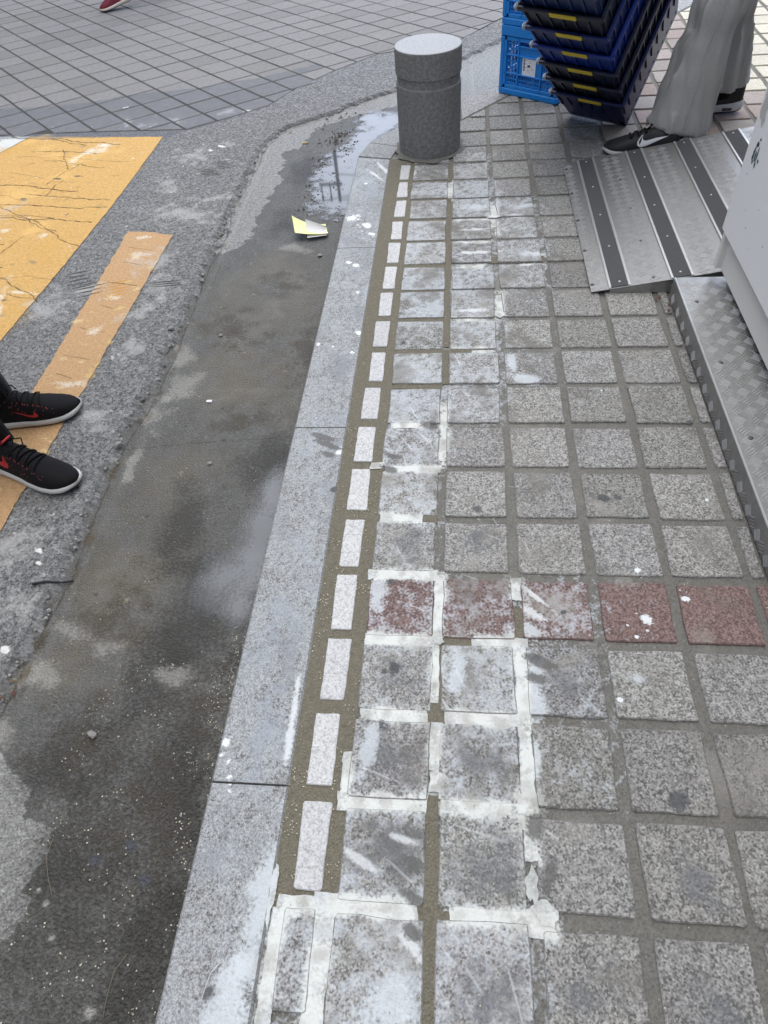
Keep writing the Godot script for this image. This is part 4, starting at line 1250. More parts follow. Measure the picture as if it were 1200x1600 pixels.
func ramp_and_step():
	var alu := mat("aluminium", lin(0.4, 0.395, 0.385), 0.46, 0.75)
	with_noise(alu, M["t_cloud"], 0.5, M["h_big"], 0.05)
	var worn := mat("aluminium_worn", lin(0.6, 0.595, 0.58), 0.4, 0.75)
	var alu2 := mat("aluminium_edge", lin(0.6, 0.59, 0.57), 0.4, 0.7)
	var rub := mat("grip_strip", lin(0.085, 0.085, 0.088), 0.9)
	with_noise(rub, M["t_cloud"], 0.3, M["h_cell3"], 0.08)
	var bolt := mat("bolt_dark", lin(0.1, 0.1, 0.1), 0.5, 0.6)
	var white := mat("rivet", lin(0.75, 0.75, 0.73), 0.5, 0.3)
	# ramp: rises to the shop floor
	var sl := 0.16
	var x0 := 0.634
	var x1 := 1.6
	var t := thing("access_ramp", "sloping metal checker plate ramp with dark grip strips", "ramp", Vector3(x0, 0, -1.16))
	var up := Vector3(-sl, 1, 0).normalized()
	var L := (x1 - x0)
	var rise := L * sl
	var D := 0.985
	var skew := 0.0
	var th := 0.004
	var mb := MB.new()
	var a := Vector3(0, 0.0065, 0)
	var u := Vector3(1, sl, 0).normalized()
	var len := Vector2(L, rise).length()
	var tb := Basis(u, up, Vector3.BACK)
	mb.box(Transform3D(tb, a + u * len / 2 + Vector3(0, 0, -D / 2)), Vector3(len, th, D), 0.001)
	obj("plate", mb.done(), alu, t)
	var strips := [0.06, 0.25, 0.437, 0.618]
	mb = MB.new()
	treads(mb, a + up * (th / 2 + 0.0001), u, Vector3.FORWARD, len, D - 0.005, func(s, _t):
		for q in strips:
			if s > q * 1.013 - 0.026 and s < q * 1.013 + 0.084:
				return false
		return true)
	var tr := obj("tread_pattern", mb.done(), worn, t)
	tr.set_meta("kind", "stuff")
	for q in strips:
		var s0: float = q * 1.013
		mb = MB.new()
		mb.box(Transform3D(tb, a + u * (s0 + 0.031) + up * 0.0035 + Vector3(0, 0, -D / 2)), Vector3(0.052, 0.003, D - 0.006), 0.0008)
		var gs := obj("grip_strip", mb.done(), rub, t)
		for e in [-0.0305, 0.0305]:
			mb = MB.new()
			mb.box(Transform3D(tb, a + u * (s0 + 0.031 + e) + up * 0.0042 + Vector3(0, 0, -D / 2)), Vector3(0.0085, 0.0045, D - 0.004), 0.0012)
			obj("edge_bar", mb.done(), alu2, gs)
		for k in 5:
			mb = MB.new()
			mb.lathe([Vector2(0.0035, 0), Vector2(0.003, 0.0012), Vector2(0.0, 0.0016)], 8, a + u * (s0 + 0.031 + rng.randf_range(-0.003, 0.003)) + up * 0.005 + Vector3(0, 0, -0.03 - k * (D - 0.06) / 4.0), Basis(u, up, Vector3.BACK))
			obj("rivet", mb.done(), white, gs)
	for k in 5:
		mb = MB.new()
		mb.lathe([Vector2(0.0065, 0), Vector2(0.006, 0.002), Vector2(0.003, 0.004), Vector2(0.0, 0.0042)], 10, a + u * 0.009 + up * 0.002 + Vector3(0, 0, -0.04 - k * 0.222), tb)
		obj("bolt", mb.done(), bolt, t)
	for k in 4:
		mb = MB.new()
		mb.lathe([Vector2(0.006, 0), Vector2(0.0055, 0.0015), Vector2(0.0, 0.0025)], 10, a + u * 0.2 + up * 0.002 + Vector3(0, 0, -0.026 - k * 0.24), tb)
		obj("bolt", mb.done(), bolt, t)
	# side skirts under both edges
	for z in [-0.004, -D + 0.004]:
		mb = MB.new()
		var p0 := Vector3(0.06, 0.0005, z)
		var p1 := Vector3(L, 0.0005, z)
		var p2 := Vector3(L, rise + 0.003, z)
		var p3 := Vector3(0.06, 0.06 * sl + 0.003, z)
		for w in [-0.002, 0.002]:
			var o := Vector3(0, 0, w)
			mb.quad(p0 + o, p1 + o, p2 + o, p3 + o, o)
		mb.quad(p0 - Vector3(0, 0, 0.002), p0 + Vector3(0, 0, 0.002), p3 + Vector3(0, 0, 0.002), p3 - Vector3(0, 0, 0.002), Vector3.LEFT)
		if z > -0.1:
			treads(mb, Vector3(0.1, 0.003, z + 0.0021), Vector3.RIGHT, Vector3.UP, L - 0.1, 0.16, func(s, q): return q < (s + 0.05) * sl - 0.012)
		obj("side_skirt", mb.done(), alu, t)
	# step along the shop front
	t = thing("metal_step", "low checker plate step in front of the white cabinet", "step", Vector3(0.88, 0, 0.2))
	var zl := 2.66
	var zc := 0.0
	mb = MB.new()
	mb.bx(Vector3(0.4, 0.07, zc), Vector3(0.796, 0.004, zl), 0.001)
	var tp := obj("tread_plate", mb.done(), alu, t)
	mb = MB.new()
	treads(mb, Vector3(0.008, 0.0721, zc + zl / 2 - 0.005), Vector3.RIGHT, Vector3.FORWARD, 0.38, zl - 0.01, func(_s, _t): return true)
	tr = obj("tread_pattern", mb.done(), worn, tp)
	tr.set_meta("kind", "stuff")
	mb = MB.new()
	mb.bx(Vector3(0.0, 0.035, zc), Vector3(0.004, 0.067, zl))
	treads(mb, Vector3(-0.0021, 0.001, zc + zl / 2 - 0.01), Vector3.FORWARD, Vector3.UP, zl - 0.02, 0.07, func(_s, _t): return true)
	obj("riser_plate", mb.done(), alu, t)
	mb = MB.new()
	mb.bx(Vector3(0.0, 0.0712, zc), Vector3(0.0056, 0.0052, zl), 0.0018)
	obj("nosing", mb.done(), alu2, t)
	for k in 9:
		mb = MB.new()
		mb.lathe([Vector2(0.0065, 0), Vector2(0.006, 0.002), Vector2(0.003, 0.0035), Vector2(0.0, 0.0038)], 10, Vector3(0.036, 0.072, zl / 2 - 0.12 - k * 0.3))
		obj("bolt", mb.done(), bolt, t)
	# shop floor the ramp leads to
	mb = MB.new()
	mb.bx(Vector3(2.1, 0.03, -0.5), Vector3(0.99, 0.25, 3.3))
	sobj("shop_floor", mb.done(), M["concrete"], "raised concrete floor at the shop entrance")

# ---------------------------------------------------------------- white cabinet
func cabinet():
	var wm := mat("cabinet_white", lin(0.86, 0.865, 0.87), 0.42)
	with_noise(wm, M["t_cabinet"] if M.has("t_cabinet") else null, 1.0)
	var cream := mat("cabinet_skirt", lin(0.76, 0.75, 0.71), 0.5)
	var t := thing("white_cabinet", "tall white metal cabinet with a scuffed panel on the step", "cabinet", Vector3(1.0, 0.072, -1.15))
	var zl := 1.9
	var mb := MB.new()
	mb.bx(Vector3(0.3, 0.07, zl / 2 + 0.01), Vector3(0.58, 0.09, zl - 0.02), 0.003)
	obj("skirt", mb.done(), cream, t)
	mb = MB.new()
	mb.bx(Vector3(0.33, 0.127, zl / 2 + 0.01), Vector3(0.54, 0.024, zl - 0.06))
	obj("inner_frame", mb.done(), cream, t)
	for k in 12:
		mb = MB.new()
		mb.bx(Vector3(0.02, 0.125, 0.1 + k * 0.155), Vector3(0.022, 0.021, 0.03), 0.001)
		obj("spacer", mb.done(), cream, t)
	mb = MB.new()
	mb.bx(Vector3(0.29, 0.95, zl / 2), Vector3(0.61, 1.62, zl + 0.02), 0.008)
	obj("side_panel", mb.done(), wm, t)
	mb = MB.new()
	mb.bx(Vector3(0.004, 0.08, 0.004), Vector3(0.02, 0.11, 0.022), 0.003)
	obj("corner_post", mb.done(), cream, t)
	for z in [0.08, zl - 0.1]:
		for x in [0.08, 0.52]:
			mb = MB.new()
			mb.lathe([Vector2(0.0, 0.0), Vector2(0.02, 0.0), Vector2(0.02, 0.03), Vector2(0.0, 0.03)], 10, Vector3(x, 0.0, z))
			obj("foot", mb.done(), cream, t)
	# rubbed remains of a printed sticker: broken dark marks
	var ink := mat("old_print", lin(0.02, 0.06, 0.08), 0.7)
	mb = MB.new()
	var f := -0.0156
	for m in [[0.095, 0.385, 0.007, 0.028], [0.108, 0.38, 0.006, 0.02], [0.118, 0.39, 0.004, 0.03], [0.103, 0.41, 0.01, 0.01], [0.1, 0.365, 0.005, 0.008], [0.122, 0.365, 0.005, 0.01], [0.11, 0.425, 0.006, 0.005], [0.135, 0.38, 0.006, 0.008], [0.09, 0.372, 0.004, 0.006]]:
		var pl := PackedVector2Array()
		for k in 9:
			var an := TAU * k / 9.0
			pl.append(Vector2(m[0] - 0.04 + cos(an) * m[2] * rng.randf_range(0.5, 1.2), m[1] + sin(an) * m[3] * rng.randf_range(0.5, 1.0)))
		var ix := Geometry2D.triangulate_polygon(pl)
		for k in range(0, ix.size(), 3):
			mb.tri(Vector3(f, pl[ix[k]].y, pl[ix[k]].x), Vector3(f, pl[ix[k + 1]].y, pl[ix[k + 1]].x), Vector3(f, pl[ix[k + 2]].y, pl[ix[k + 2]].x), Vector3.LEFT)
	obj("worn_print", mb.done(), ink, t)
	mb = MB.new()
	var pl := rag(v2([0.005, 0.47, 0.05, 0.45, 0.06, 0.56, 0.012, 0.58]), 0.012, 0.02, 91)
	var ix := Geometry2D.triangulate_polygon(pl)
	for k in range(0, ix.size(), 3):
		mb.tri(Vector3(f, pl[ix[k]].y, pl[ix[k]].x), Vector3(f, pl[ix[k + 1]].y, pl[ix[k + 1]].x), Vector3(f, pl[ix[k + 2]].y, pl[ix[k + 2]].x), Vector3.LEFT)
	obj("torn_tape", mb.done(), mat("tape", lin(0.5, 0.5, 0.47), 0.35), t)
	for m in [[0.12, 0.26], [0.2, 0.3], [0.16, 0.23], [0.05, 0.33], [0.25, 0.4], [0.3, 0.25], [0.22, 0.2]]:
		mb = MB.new()
		var s := rng.randf_range(0.001, 0.0022)
		mb.bx(Vector3(f + 0.0003, m[1], m[0]), Vector3(0.0006, s * 2.5, s))
		obj("scuff", mb.done(), mat("scuff_grey", lin(0.3, 0.3, 0.3), 0.7), t)

# ---------------------------------------------------------------- crates
func lattice(mb: MB, x0: float, y0: float, x1: float, y1: float, z: float, th: float) -> void:
	var n := int((x1 - x0) / 0.0125)
	for k in n + 1:
		mb.bx(Vector3(lerpf(x0, x1, float(k) / n), (y0 + y1) / 2, z), Vector3(0.0045, y1 - y0, th))
	for k in range(1, 3):
		mb.bx(Vector3((x0 + x1) / 2, lerpf(y0, y1, k / 3.0), z), Vector3(x1 - x0, 0.006, th * 0.9))

func crate_wall(w: float, h: float) -> ArrayMesh:
	# stands in x and y, outer face towards +z, thickness 10 mm
	var mb := MB.new()
	var cx := [-w / 2, -w / 2 + w * 0.28, w / 2 - w * 0.28, w / 2]
	var cy := [0.0, h * 0.3, h * 0.66, h]
	for k in 4:
		mb.bx(Vector3(clampf(cx[k], -w / 2 + 0.008, w / 2 - 0.008), h / 2, 0), Vector3(0.016 if k in [0, 3] else 0.007, h, 0.016), 0.0015)
		mb.bx(Vector3(0, clampf(cy[k], 0.008, h - 0.008), 0.0005), Vector3(w - 0.004, 0.016 if k in [0, 3] else 0.006, 0.015), 0.0015)
	for r in 3:
		for c in 3:
			var a := Vector2(cx[c] + 0.008, cy[r] + 0.006)
			var b := Vector2(cx[c + 1] - 0.008, cy[r + 1] - 0.006)
			if c == 1 and r == 1:
				mb.bx(Vector3((a.x + b.x) / 2, (a.y + b.y) / 2, -0.001), Vector3(b.x - a.x + 0.012, b.y - a.y + 0.01, 0.004))
			elif c == 1 and r == 2:
				var m := lerpf(a.y, b.y, 0.5)
				mb.bx(Vector3((a.x + b.x) / 2, (a.y + m) / 2, -0.001), Vector3(b.x - a.x + 0.012, m - a.y + 0.01, 0.004))
				mb.bx(Vector3((a.x + b.x) / 2, m + 0.003, 0.001), Vector3(b.x - a.x, 0.005, 0.014), 0.001)
			else:
				lattice(mb, a.x, a.y, b.x, b.y, -0.001, 0.004)
	return mb.done()

func crates():
	# two blue folding crates stacked on the kerb corner
	var blue := mat("crate_blue", lin(0.006, 0.25, 0.75), 0.42)
	with_noise(blue, M["t_cloud"], 0.4)
	var W := 0.345
	var H := 0.295
	var Dp := 0.5
	var wall_f := crate_wall(W - 0.04, H - 0.075)
	var wall_s := crate_wall(Dp - 0.04, H - 0.075)
	var first: Node3D = null
	for k in 3:
		var t := thing("folding_crate", ["blue plastic folding crate with a white label, at the bottom of its stack", "blue plastic folding crate stacked on the labelled one", "blue plastic folding crate on top of the stack"][k], "crate", Vector3(0.392, 0.001 + k * (H + 0.001), -3.041), "blue folding crates")
		t.rotation.y = -atan2(0.211, 0.272)
		var mb := MB.new()
		for z in [-0.008, -Dp + 0.008]:
			mb.bx(Vector3(W / 2, 0.014, z), Vector3(W, 0.028, 0.016), 0.004)
		for x in [0.008, W - 0.008]:
			mb.bx(Vector3(x, 0.014, -Dp / 2), Vector3(0.016, 0.028, Dp - 0.033), 0.004)
		mb.bx(Vector3(W / 2, 0.01, -Dp / 2), Vector3(W - 0.034, 0.006, Dp - 0.034))
		obj("base", mb.done(), blue, t)
		mb = MB.new()
		for z in [-0.008, -Dp + 0.008]:
			mb.bx(Vector3(W / 2, H - 0.022, z), Vector3(W, 0.044, 0.016), 0.004)
		for x in [0.008, W - 0.008]:
			mb.bx(Vector3(x, H - 0.022, -Dp / 2), Vector3(0.016, 0.044, Dp - 0.033), 0.004)
		obj("rim", mb.done(), blue, t)
		for x in [0.011, W - 0.011]:
			for z in [-0.0105, -Dp + 0.0105]:
				mb = MB.new()
				mb.bx(Vector3(x, H / 2 - 0.008, z), Vector3(0.022, H - 0.074, 0.021), 0.004)
				mb.bx(Vector3(x, H - 0.06, z), Vector3(0.026, 0.03, 0.025), 0.006)
				obj("corner_post", mb.done(), blue, t)
		for a in [[Vector3(W / 2, 0.029, -0.012), 0.0, wall_f], [Vector3(W / 2, 0.029, -Dp + 0.012), PI, wall_f], [Vector3(0.012, 0.029, -Dp / 2), -PI / 2, wall_s], [Vector3(W - 0.012, 0.029, -Dp / 2), PI / 2, wall_s]]:
			var o := obj("side_wall", a[2], blue, t)
			o.position = a[0]
			o.rotation.y = a[1]
		if k == 0:
			var im := Image.create(64, 64, false, Image.FORMAT_RGB8)
			im.fill(Color(0.9, 0.9, 0.92))
			for q in 20:
				im.fill_rect(Rect2i(4, 6 + q * 2 + (q % 3), 9, 1 + q % 2), Color(0.1, 0.1, 0.12))
			for q in 46:
				im.fill_rect(Rect2i(18 + rng.randi() % 38, 5 + (q % 12) * 4, 1 + rng.randi() % 3, 1 + rng.randi() % 2), Color(0.35, 0.35, 0.4))
			im.fill_rect(Rect2i(26, 26, 12, 7), Color(0.2, 0.2, 0.25))
			var lm := mat("label_paper", Color.WHITE, 0.6)
			lm.albedo_texture = ImageTexture.create_from_image(im)
			var qm := QuadMesh.new()
			qm.size = Vector2(0.076, 0.08)
			var l := obj("paper_label", qm, lm, t)
			l.position = Vector3(W * 0.49, 0.136, -0.0072)
			mb = MB.new()
			mb.bx(Vector3(W * 0.53, 0.215, -0.035), Vector3(0.08, 0.04, 0.002))
			obj("green_card", mb.done(), mat("card_green", lin(0.02, 0.12, 0.07), 0.6), t)
	# dark nested crates tipped forward, held from behind
	var phi := 0.589
	var tl := 0.785
	var roll := -0.053
	var u := Vector3(cos(phi), 0, sin(phi))
	var b := Vector3(sin(phi), 0, -cos(phi))
	var n := b * cos(tl) + Vector3.UP * sin(tl)
	var v := -b * sin(tl) + Vector3.UP * cos(tl)
	var uu := u * cos(roll) + v * sin(roll)
	var vv := -u * sin(roll) + v * cos(roll)
	var basis_c := Basis(uu, vv, -n)
	var org := Vector3(0.837, 0.004, -2.607)
	var tones := [lin(0.005, 0.012, 0.075), lin(0.005, 0.01, 0.03), lin(0.006, 0.011, 0.035), lin(0.004, 0.026, 0.2), lin(0.006, 0.019, 0.11), lin(0.008, 0.014, 0.03), lin(0.006, 0.02, 0.085)]
	var labels := ["dark navy tapered crate at the bottom of the tipped nest", "black tapered crate second from the bottom of the tipped nest", "black tapered crate third from the bottom of the tipped nest", "bright navy tapered crate in the middle of the tipped nest", "navy tapered crate fifth from the bottom of the tipped nest", "blackish tapered crate next to the top of the tipped nest", "dark blue tapered crate with round holes, topmost of the tipped nest"]
	var meshes := nest_crate_meshes()
	var yel := mat("tag_yellow", lin(0.6, 0.45, 0.03), 0.5)
	var lug := mat("lug_grey", lin(0.42, 0.45, 0.55), 0.5)
	for k in 7:
		var m := mat("crate_navy_%d" % k, tones[k], 0.38)
		var t := thing("nesting_crate", labels[k], "crate", org + vv * 0.114 * k, "nested dark crates")
		t.transform.basis = basis_c
		for part in ["floor_panel", "front_wall", "back_wall", "side_wall_a", "side_wall_b", "rim"]:
			obj(part.trim_suffix("_a").trim_suffix("_b"), meshes[part], m, t)
		for q in meshes["feet"]:
			if k == 0:
				obj("foot", q, m, t)
		if k < 6:
			obj("yellow_tag", meshes["tag"], yel, t)
		obj("corner_lug", meshes["lug"], lug, t)

func nest_crate_meshes() -> Dictionary:
	# local axes: x along the front, y up, z towards the front; the front bottom edge at z = 0
	var d := {}
	var wb := 0.279
	var wr := 0.321
	var lb := 0.498
	var e := 0.021
	var H := 0.233
	var th := 0.003
	var mb := MB.new()
	mb.bx(Vector3(0, 0.008, -lb / 2), Vector3(wb - 0.008, 0.006, lb - 0.008))
	d["floor_panel"] = mb.done()
	# walls: outer face from the bottom to the rim with ribs
	var fb := [Vector3(-wb / 2, 0.004, 0), Vector3(wb / 2, 0.004, 0), Vector3(wr / 2, H, e), Vector3(-wr / 2, H, e)]
	var bb := [Vector3(-wb / 2, 0.004, -lb), Vector3(wb / 2, 0.004, -lb), Vector3(wr / 2, H, -lb - e), Vector3(-wr / 2, H, -lb - e)]
	for a in [["front_wall", fb[0], fb[1], fb[2], fb[3], Vector3(0, 0, 1)], ["back_wall", bb[0], bb[1], bb[2], bb[3], Vector3(0, 0, -1)], ["side_wall_a", fb[0], bb[0], bb[3], fb[3], Vector3(-1, 0, 0)], ["side_wall_b", fb[1], bb[1], bb[2], fb[2], Vector3(1, 0, 0)]]:
		mb = MB.new()
		var p0: Vector3 = a[1]
		var p1: Vector3 = a[2]
		var p2: Vector3 = a[3]
		var p3: Vector3 = a[4]
		var out: Vector3 = a[5]
		var at := func(s: float, t: float) -> Vector3: return p0.lerp(p1, s).lerp(p3.lerp(p2, s), t)
		var wide: float = (p1 - p0).length()
		# a row of round holes near the bottom and a row near the top, plain bands between
		var cells := int(wide / 0.04)
		var rows := [0.0, 0.08, 0.2, 0.8, 1.0]
		for r in rows.size() - 1:
			if r != 1:
				mb.quad(at.call(0, rows[r]), at.call(1, rows[r]), at.call(1, rows[r + 1]), at.call(0, rows[r + 1]), out)
				mb.quad(at.call(0, rows[r]) - out * th, at.call(1, rows[r]) - out * th, at.call(1, rows[r + 1]) - out * th, at.call(0, rows[r + 1]) - out * th, -out)
				continue
			for c in cells:
				var s0 := float(c) / cells
				var s1 := float(c + 1) / cells
				var cs := (s0 + s1) / 2
				var ct: float = (rows[r] + rows[r + 1]) / 2.0
				var hr := 0.0085
				for g in 12:
					var a0 := TAU * g / 12.0
					var a1 := TAU * (g + 1) / 12.0
					var ring := []
					for an in [a0, a1]:
						var dx := cos(an)
						var dy := sin(an)
						var k := 1.0 / maxf(absf(dx), absf(dy))
						ring.append([at.call(cs + dx * hr / wide, ct + dy * hr / H), at.call(cs + dx * k * (s1 - s0) / 2, ct + dy * k * (rows[r + 1] - rows[r]) / 2)])
					mb.quad(ring[0][0], ring[1][0], ring[1][1], ring[0][1], out)
					mb.quad(ring[0][0] - out * th, ring[1][0] - out * th, ring[1][1] - out * th, ring[0][1] - out * th, -out)
					mb.quad(ring[0][0], ring[1][0], ring[1][0] - out * th, ring[0][0] - out * th, out.cross(Vector3(0.3, 0.5, 0.2)))
		# upright ribs and a belt
		var nr := 6 if wide < 0.35 else 10
		for k in nr + 1:
			var s := clampf(float(k) / nr, 0.02, 0.98)
			var q0: Vector3 = at.call(s, 0.52)
			var q1: Vector3 = at.call(s, 0.97)
			var side := (p1 - p0).normalized() * 0.0035
			mb.quad(q0 - side + out * 0.006, q0 + side + out * 0.006, q1 + side + out * 0.006, q1 - side + out * 0.006, out)
			mb.quad(q0 + side, q1 + side, q1 + side + out * 0.006, q0 + side + out * 0.006, side)
			mb.quad(q0 - side, q1 - side, q1 - side + out * 0.006, q0 - side + out * 0.006, -side)
			mb.quad(q0 - side, q0 + side, q0 + side + out * 0.006, q0 - side + out * 0.006, Vector3.DOWN)
		d[a[0]] = mb.done()
	# rolled rim
	mb = MB.new()
	var rx := wr / 2 + 0.004
	for a in [[Vector3(0, H, e + 0.004), Vector3(wr + 0.022, 0.02, 0.014)], [Vector3(0, H, -lb - e - 0.004), Vector3(wr + 0.022, 0.02, 0.014)], [Vector3(-rx, H, -lb / 2), Vector3(0.014, 0.02, lb + 2 * e - 0.007)], [Vector3(rx, H, -lb / 2), Vector3(0.014, 0.02, lb + 2 * e - 0.007)]]:
		mb.bx(a[0], a[1], 0.004)
	d["rim"] = mb.done()
	var feet := []
	for x in [-wb / 2 + 0.02, wb / 2 - 0.02]:
		for z in [-0.02, -lb + 0.02]:
			mb = MB.new()
			mb.bx(Vector3(x, 0.0, z), Vector3(0.034, 0.012, 0.034), 0.003)
			feet.append(mb.done())
	d["feet"] = feet
	mb = MB.new()
	mb.bx(Vector3(0.018, H + 0.002, e + 0.0135), Vector3(0.106, 0.02, 0.005), 0.0015)
	d["tag"] = mb.done()
	mb = MB.new()
	mb.bx(Vector3(-wr / 2 - 0.012, H + 0.004, e + 0.004), Vector3(0.014, 0.026, 0.024), 0.006)
	d["lug"] = mb.done()
	return d

# ---------------------------------------------------------------- people
# One continuous surface round tapered bones [a, b, ra, rb], as surface nets; folds wrinkles it, cut keeps y above a height.
func net(bones: Array, k: float, cell: float, folds := 0.0, cut := -1e9, sd := 1, hem := 0.0) -> ArrayMesh:
	var lo := Vector3(1e9, 1e9, 1e9)
	var hi := -lo
	for b in bones:
		var r: float = maxf(b[2], b[3]) + k + cell * 2 + folds
		lo = lo.min(b[0] - Vector3.ONE * r).min(b[1] - Vector3.ONE * r)
		hi = hi.max(b[0] + Vector3.ONE * r).max(b[1] + Vector3.ONE * r)
	var nx := int((hi.x - lo.x) / cell) + 2
	var ny := int((hi.y - lo.y) / cell) + 2
	var nz := int((hi.z - lo.z) / cell) + 2
	var f := PackedFloat32Array()
	f.resize(nx * ny * nz)
	f.fill(9.0)
	var noise := FastNoiseLite.new()
	noise.seed = sd
	noise.frequency = 5.0
	noise.fractal_octaves = 2
	for b in bones:
		var pa: Vector3 = b[0]
		var pb: Vector3 = b[1]
		var ra: float = b[2]
		var rb: float = b[3]
		var m := maxf(ra, rb) + k + cell * 2 + folds
		var ab := pb - pa
		var l2 := maxf(ab.length_squared(), 1e-9)
		var c0 := ((pa.min(pb) - Vector3.ONE * m - lo) / cell).floor()
		var c1 := ((pa.max(pb) + Vector3.ONE * m - lo) / cell).ceil()
		for y in range(maxi(0, int(c0.y)), mini(ny, int(c1.y) + 1)):
			for z in range(maxi(0, int(c0.z)), mini(nz, int(c1.z) + 1)):
				var row := (y * nz + z) * nx
				for x in range(maxi(0, int(c0.x)), mini(nx, int(c1.x) + 1)):
					var p := lo + Vector3(x, y, z) * cell
					var h := clampf((p - pa).dot(ab) / l2, 0.0, 1.0)
					var d := (p - pa - ab * h).length() - lerpf(ra, rb, h)
					var e := f[row + x]
					if absf(e - d) < k:
						var t := (k - absf(e - d)) / k
						d = minf(e, d) - t * t * k * 0.25
					else:
						d = minf(e, d)
					f[row + x] = d
	if folds > 0.0 or cut > -1e8:
		for y in ny:
			for z in nz:
				for x in nx:
					var i := (y * nz + z) * nx + x
					if absf(f[i]) < 0.08:
						var p := lo + Vector3(x, y, z) * cell
						if folds > 0.0:
							f[i] += noise.get_noise_3d(p.x * 3.0 + p.y * 0.35, p.y * 0.3, p.z * 3.0) * folds + noise.get_noise_3d(p.x * 7.0, p.y * 0.6, p.z * 7.0) * folds * 0.3
						f[i] = maxf(f[i], ((0.112 + (p.x - 0.1) * 0.1 if p.x > 0.03 and p.z < -0.08 else maxf(0.035, hem - 0.2 * (p.x + 0.27))) if hem > 0.0 else cut) - p.y)
	var id := {}
	var verts := PackedVector3Array()
	var sx := 1
	var sz := nx
	var sy := nx * nz
	var off := [0, sx, sz, sz + sx, sy, sy + sx, sy + sz, sy + sz + sx]
	var cp := [Vector3(0, 0, 0), Vector3(1, 0, 0), Vector3(0, 0, 1), Vector3(1, 0, 1), Vector3(0, 1, 0), Vector3(1, 1, 0), Vector3(0, 1, 1), Vector3(1, 1, 1)]
	var edges := [[0, 1], [2, 3], [4, 5], [6, 7], [0, 2], [1, 3], [4, 6], [5, 7], [0, 4], [1, 5], [2, 6], [3, 7]]
	for y in ny - 1:
		for z in nz - 1:
			var row := (y * nz + z) * nx
			for x in nx - 1:
				var i := row + x
				var v0 := f[i]
				if absf(v0) > cell * 8.0:
					continue
				var neg := 0
				for o in off:
					if f[i + o] < 0.0:
						neg += 1
				if neg == 0 or neg == 8:
					continue
				var s := Vector3.ZERO
				var n := 0
				for e in edges:
					var a := f[i + off[e[0]]]
					var b := f[i + off[e[1]]]
					if (a < 0.0) != (b < 0.0):
						s += cp[e[0]].lerp(cp[e[1]], a / (a - b))
						n += 1
				id[i] = verts.size()
				verts.append(lo + (Vector3(x, y, z) + s / n) * cell)
	var ix := PackedInt32Array()
	for i in id:
		for a in [[sx, sy, sz], [sy, sz, sx], [sz, sx, sy]]:
			# edge from i along a[0]; the four cells round it
			var j: int = i + a[0]
			if j >= f.size() or (f[i] < 0.0) == (f[j] < 0.0):
				continue
			var q := [i, i - a[1], i - a[1] - a[2], i - a[2]]
			if not (id.has(q[1]) and id.has(q[2]) and id.has(q[3])):
				continue
			var w := [id[q[0]], id[q[1]], id[q[2]], id[q[3]]]
			if f[i] < 0.0:
				w.reverse()
			ix.append_array(PackedInt32Array([w[0], w[1], w[2], w[0], w[2], w[3]]))
	var ar := []
	ar.resize(Mesh.ARRAY_MAX)
	ar[Mesh.ARRAY_VERTEX] = verts
	ar[Mesh.ARRAY_INDEX] = ix
	var am := ArrayMesh.new()
	am.add_surface_from_arrays(Mesh.PRIMITIVE_TRIANGLES, ar)
	var st := SurfaceTool.new()
	st.create_from(am, 0)
	st.generate_normals()
	return st.commit()

func curve(keys: Array, t: float) -> float:
	for k in keys.size() - 1:
		if t <= keys[k + 1][0]:
			var h: float = (t - keys[k][0]) / (keys[k + 1][0] - keys[k][0])
			h = h * h * (3.0 - 2.0 * h) * 0.5 + h * 0.5
			return lerpf(keys[k][1], keys[k + 1][1], h)
	return keys[-1][1]

const SHOE_W := [[0.0, 0.003], [0.008, 0.013], [0.03, 0.0235], [0.06, 0.029], [0.14, 0.035], [0.3, 0.0355], [0.45, 0.038], [0.6, 0.0445], [0.72, 0.048], [0.83, 0.046], [0.9, 0.0395], [0.95, 0.03], [0.98, 0.0195], [0.995, 0.009], [1.0, 0.002]]
const SHOE_H := [[0.0, 0.085], [0.05, 0.1], [0.18, 0.1], [0.33, 0.105], [0.45, 0.098], [0.58, 0.082], [0.7, 0.068], [0.82, 0.056], [0.92, 0.046], [0.97, 0.038], [1.0, 0.028]]
const SHOE_S := [[0.0, 0.026], [0.3, 0.021], [0.6, 0.017], [0.85, 0.017], [1.0, 0.022]]
const SHOE_B := [[0.0, 0.006], [0.12, 0.0], [0.75, 0.0], [0.9, 0.004], [1.0, 0.013]]

func upper(t: float, a: float, ln: float, lift := 0.0) -> Vector3:
	var w := curve(SHOE_W, t) + lift
	var s := curve(SHOE_S, t)
	var h := curve(SHOE_H, t) + lift
	var c := cos(a)
	var bend := sin(t * PI) * 0.006
	return Vector3((t - 0.5) * ln, s + (h - s) * pow(maxf(sin(a), 0.0), 0.75), signf(c) * pow(absf(c), 0.85) * w + bend)

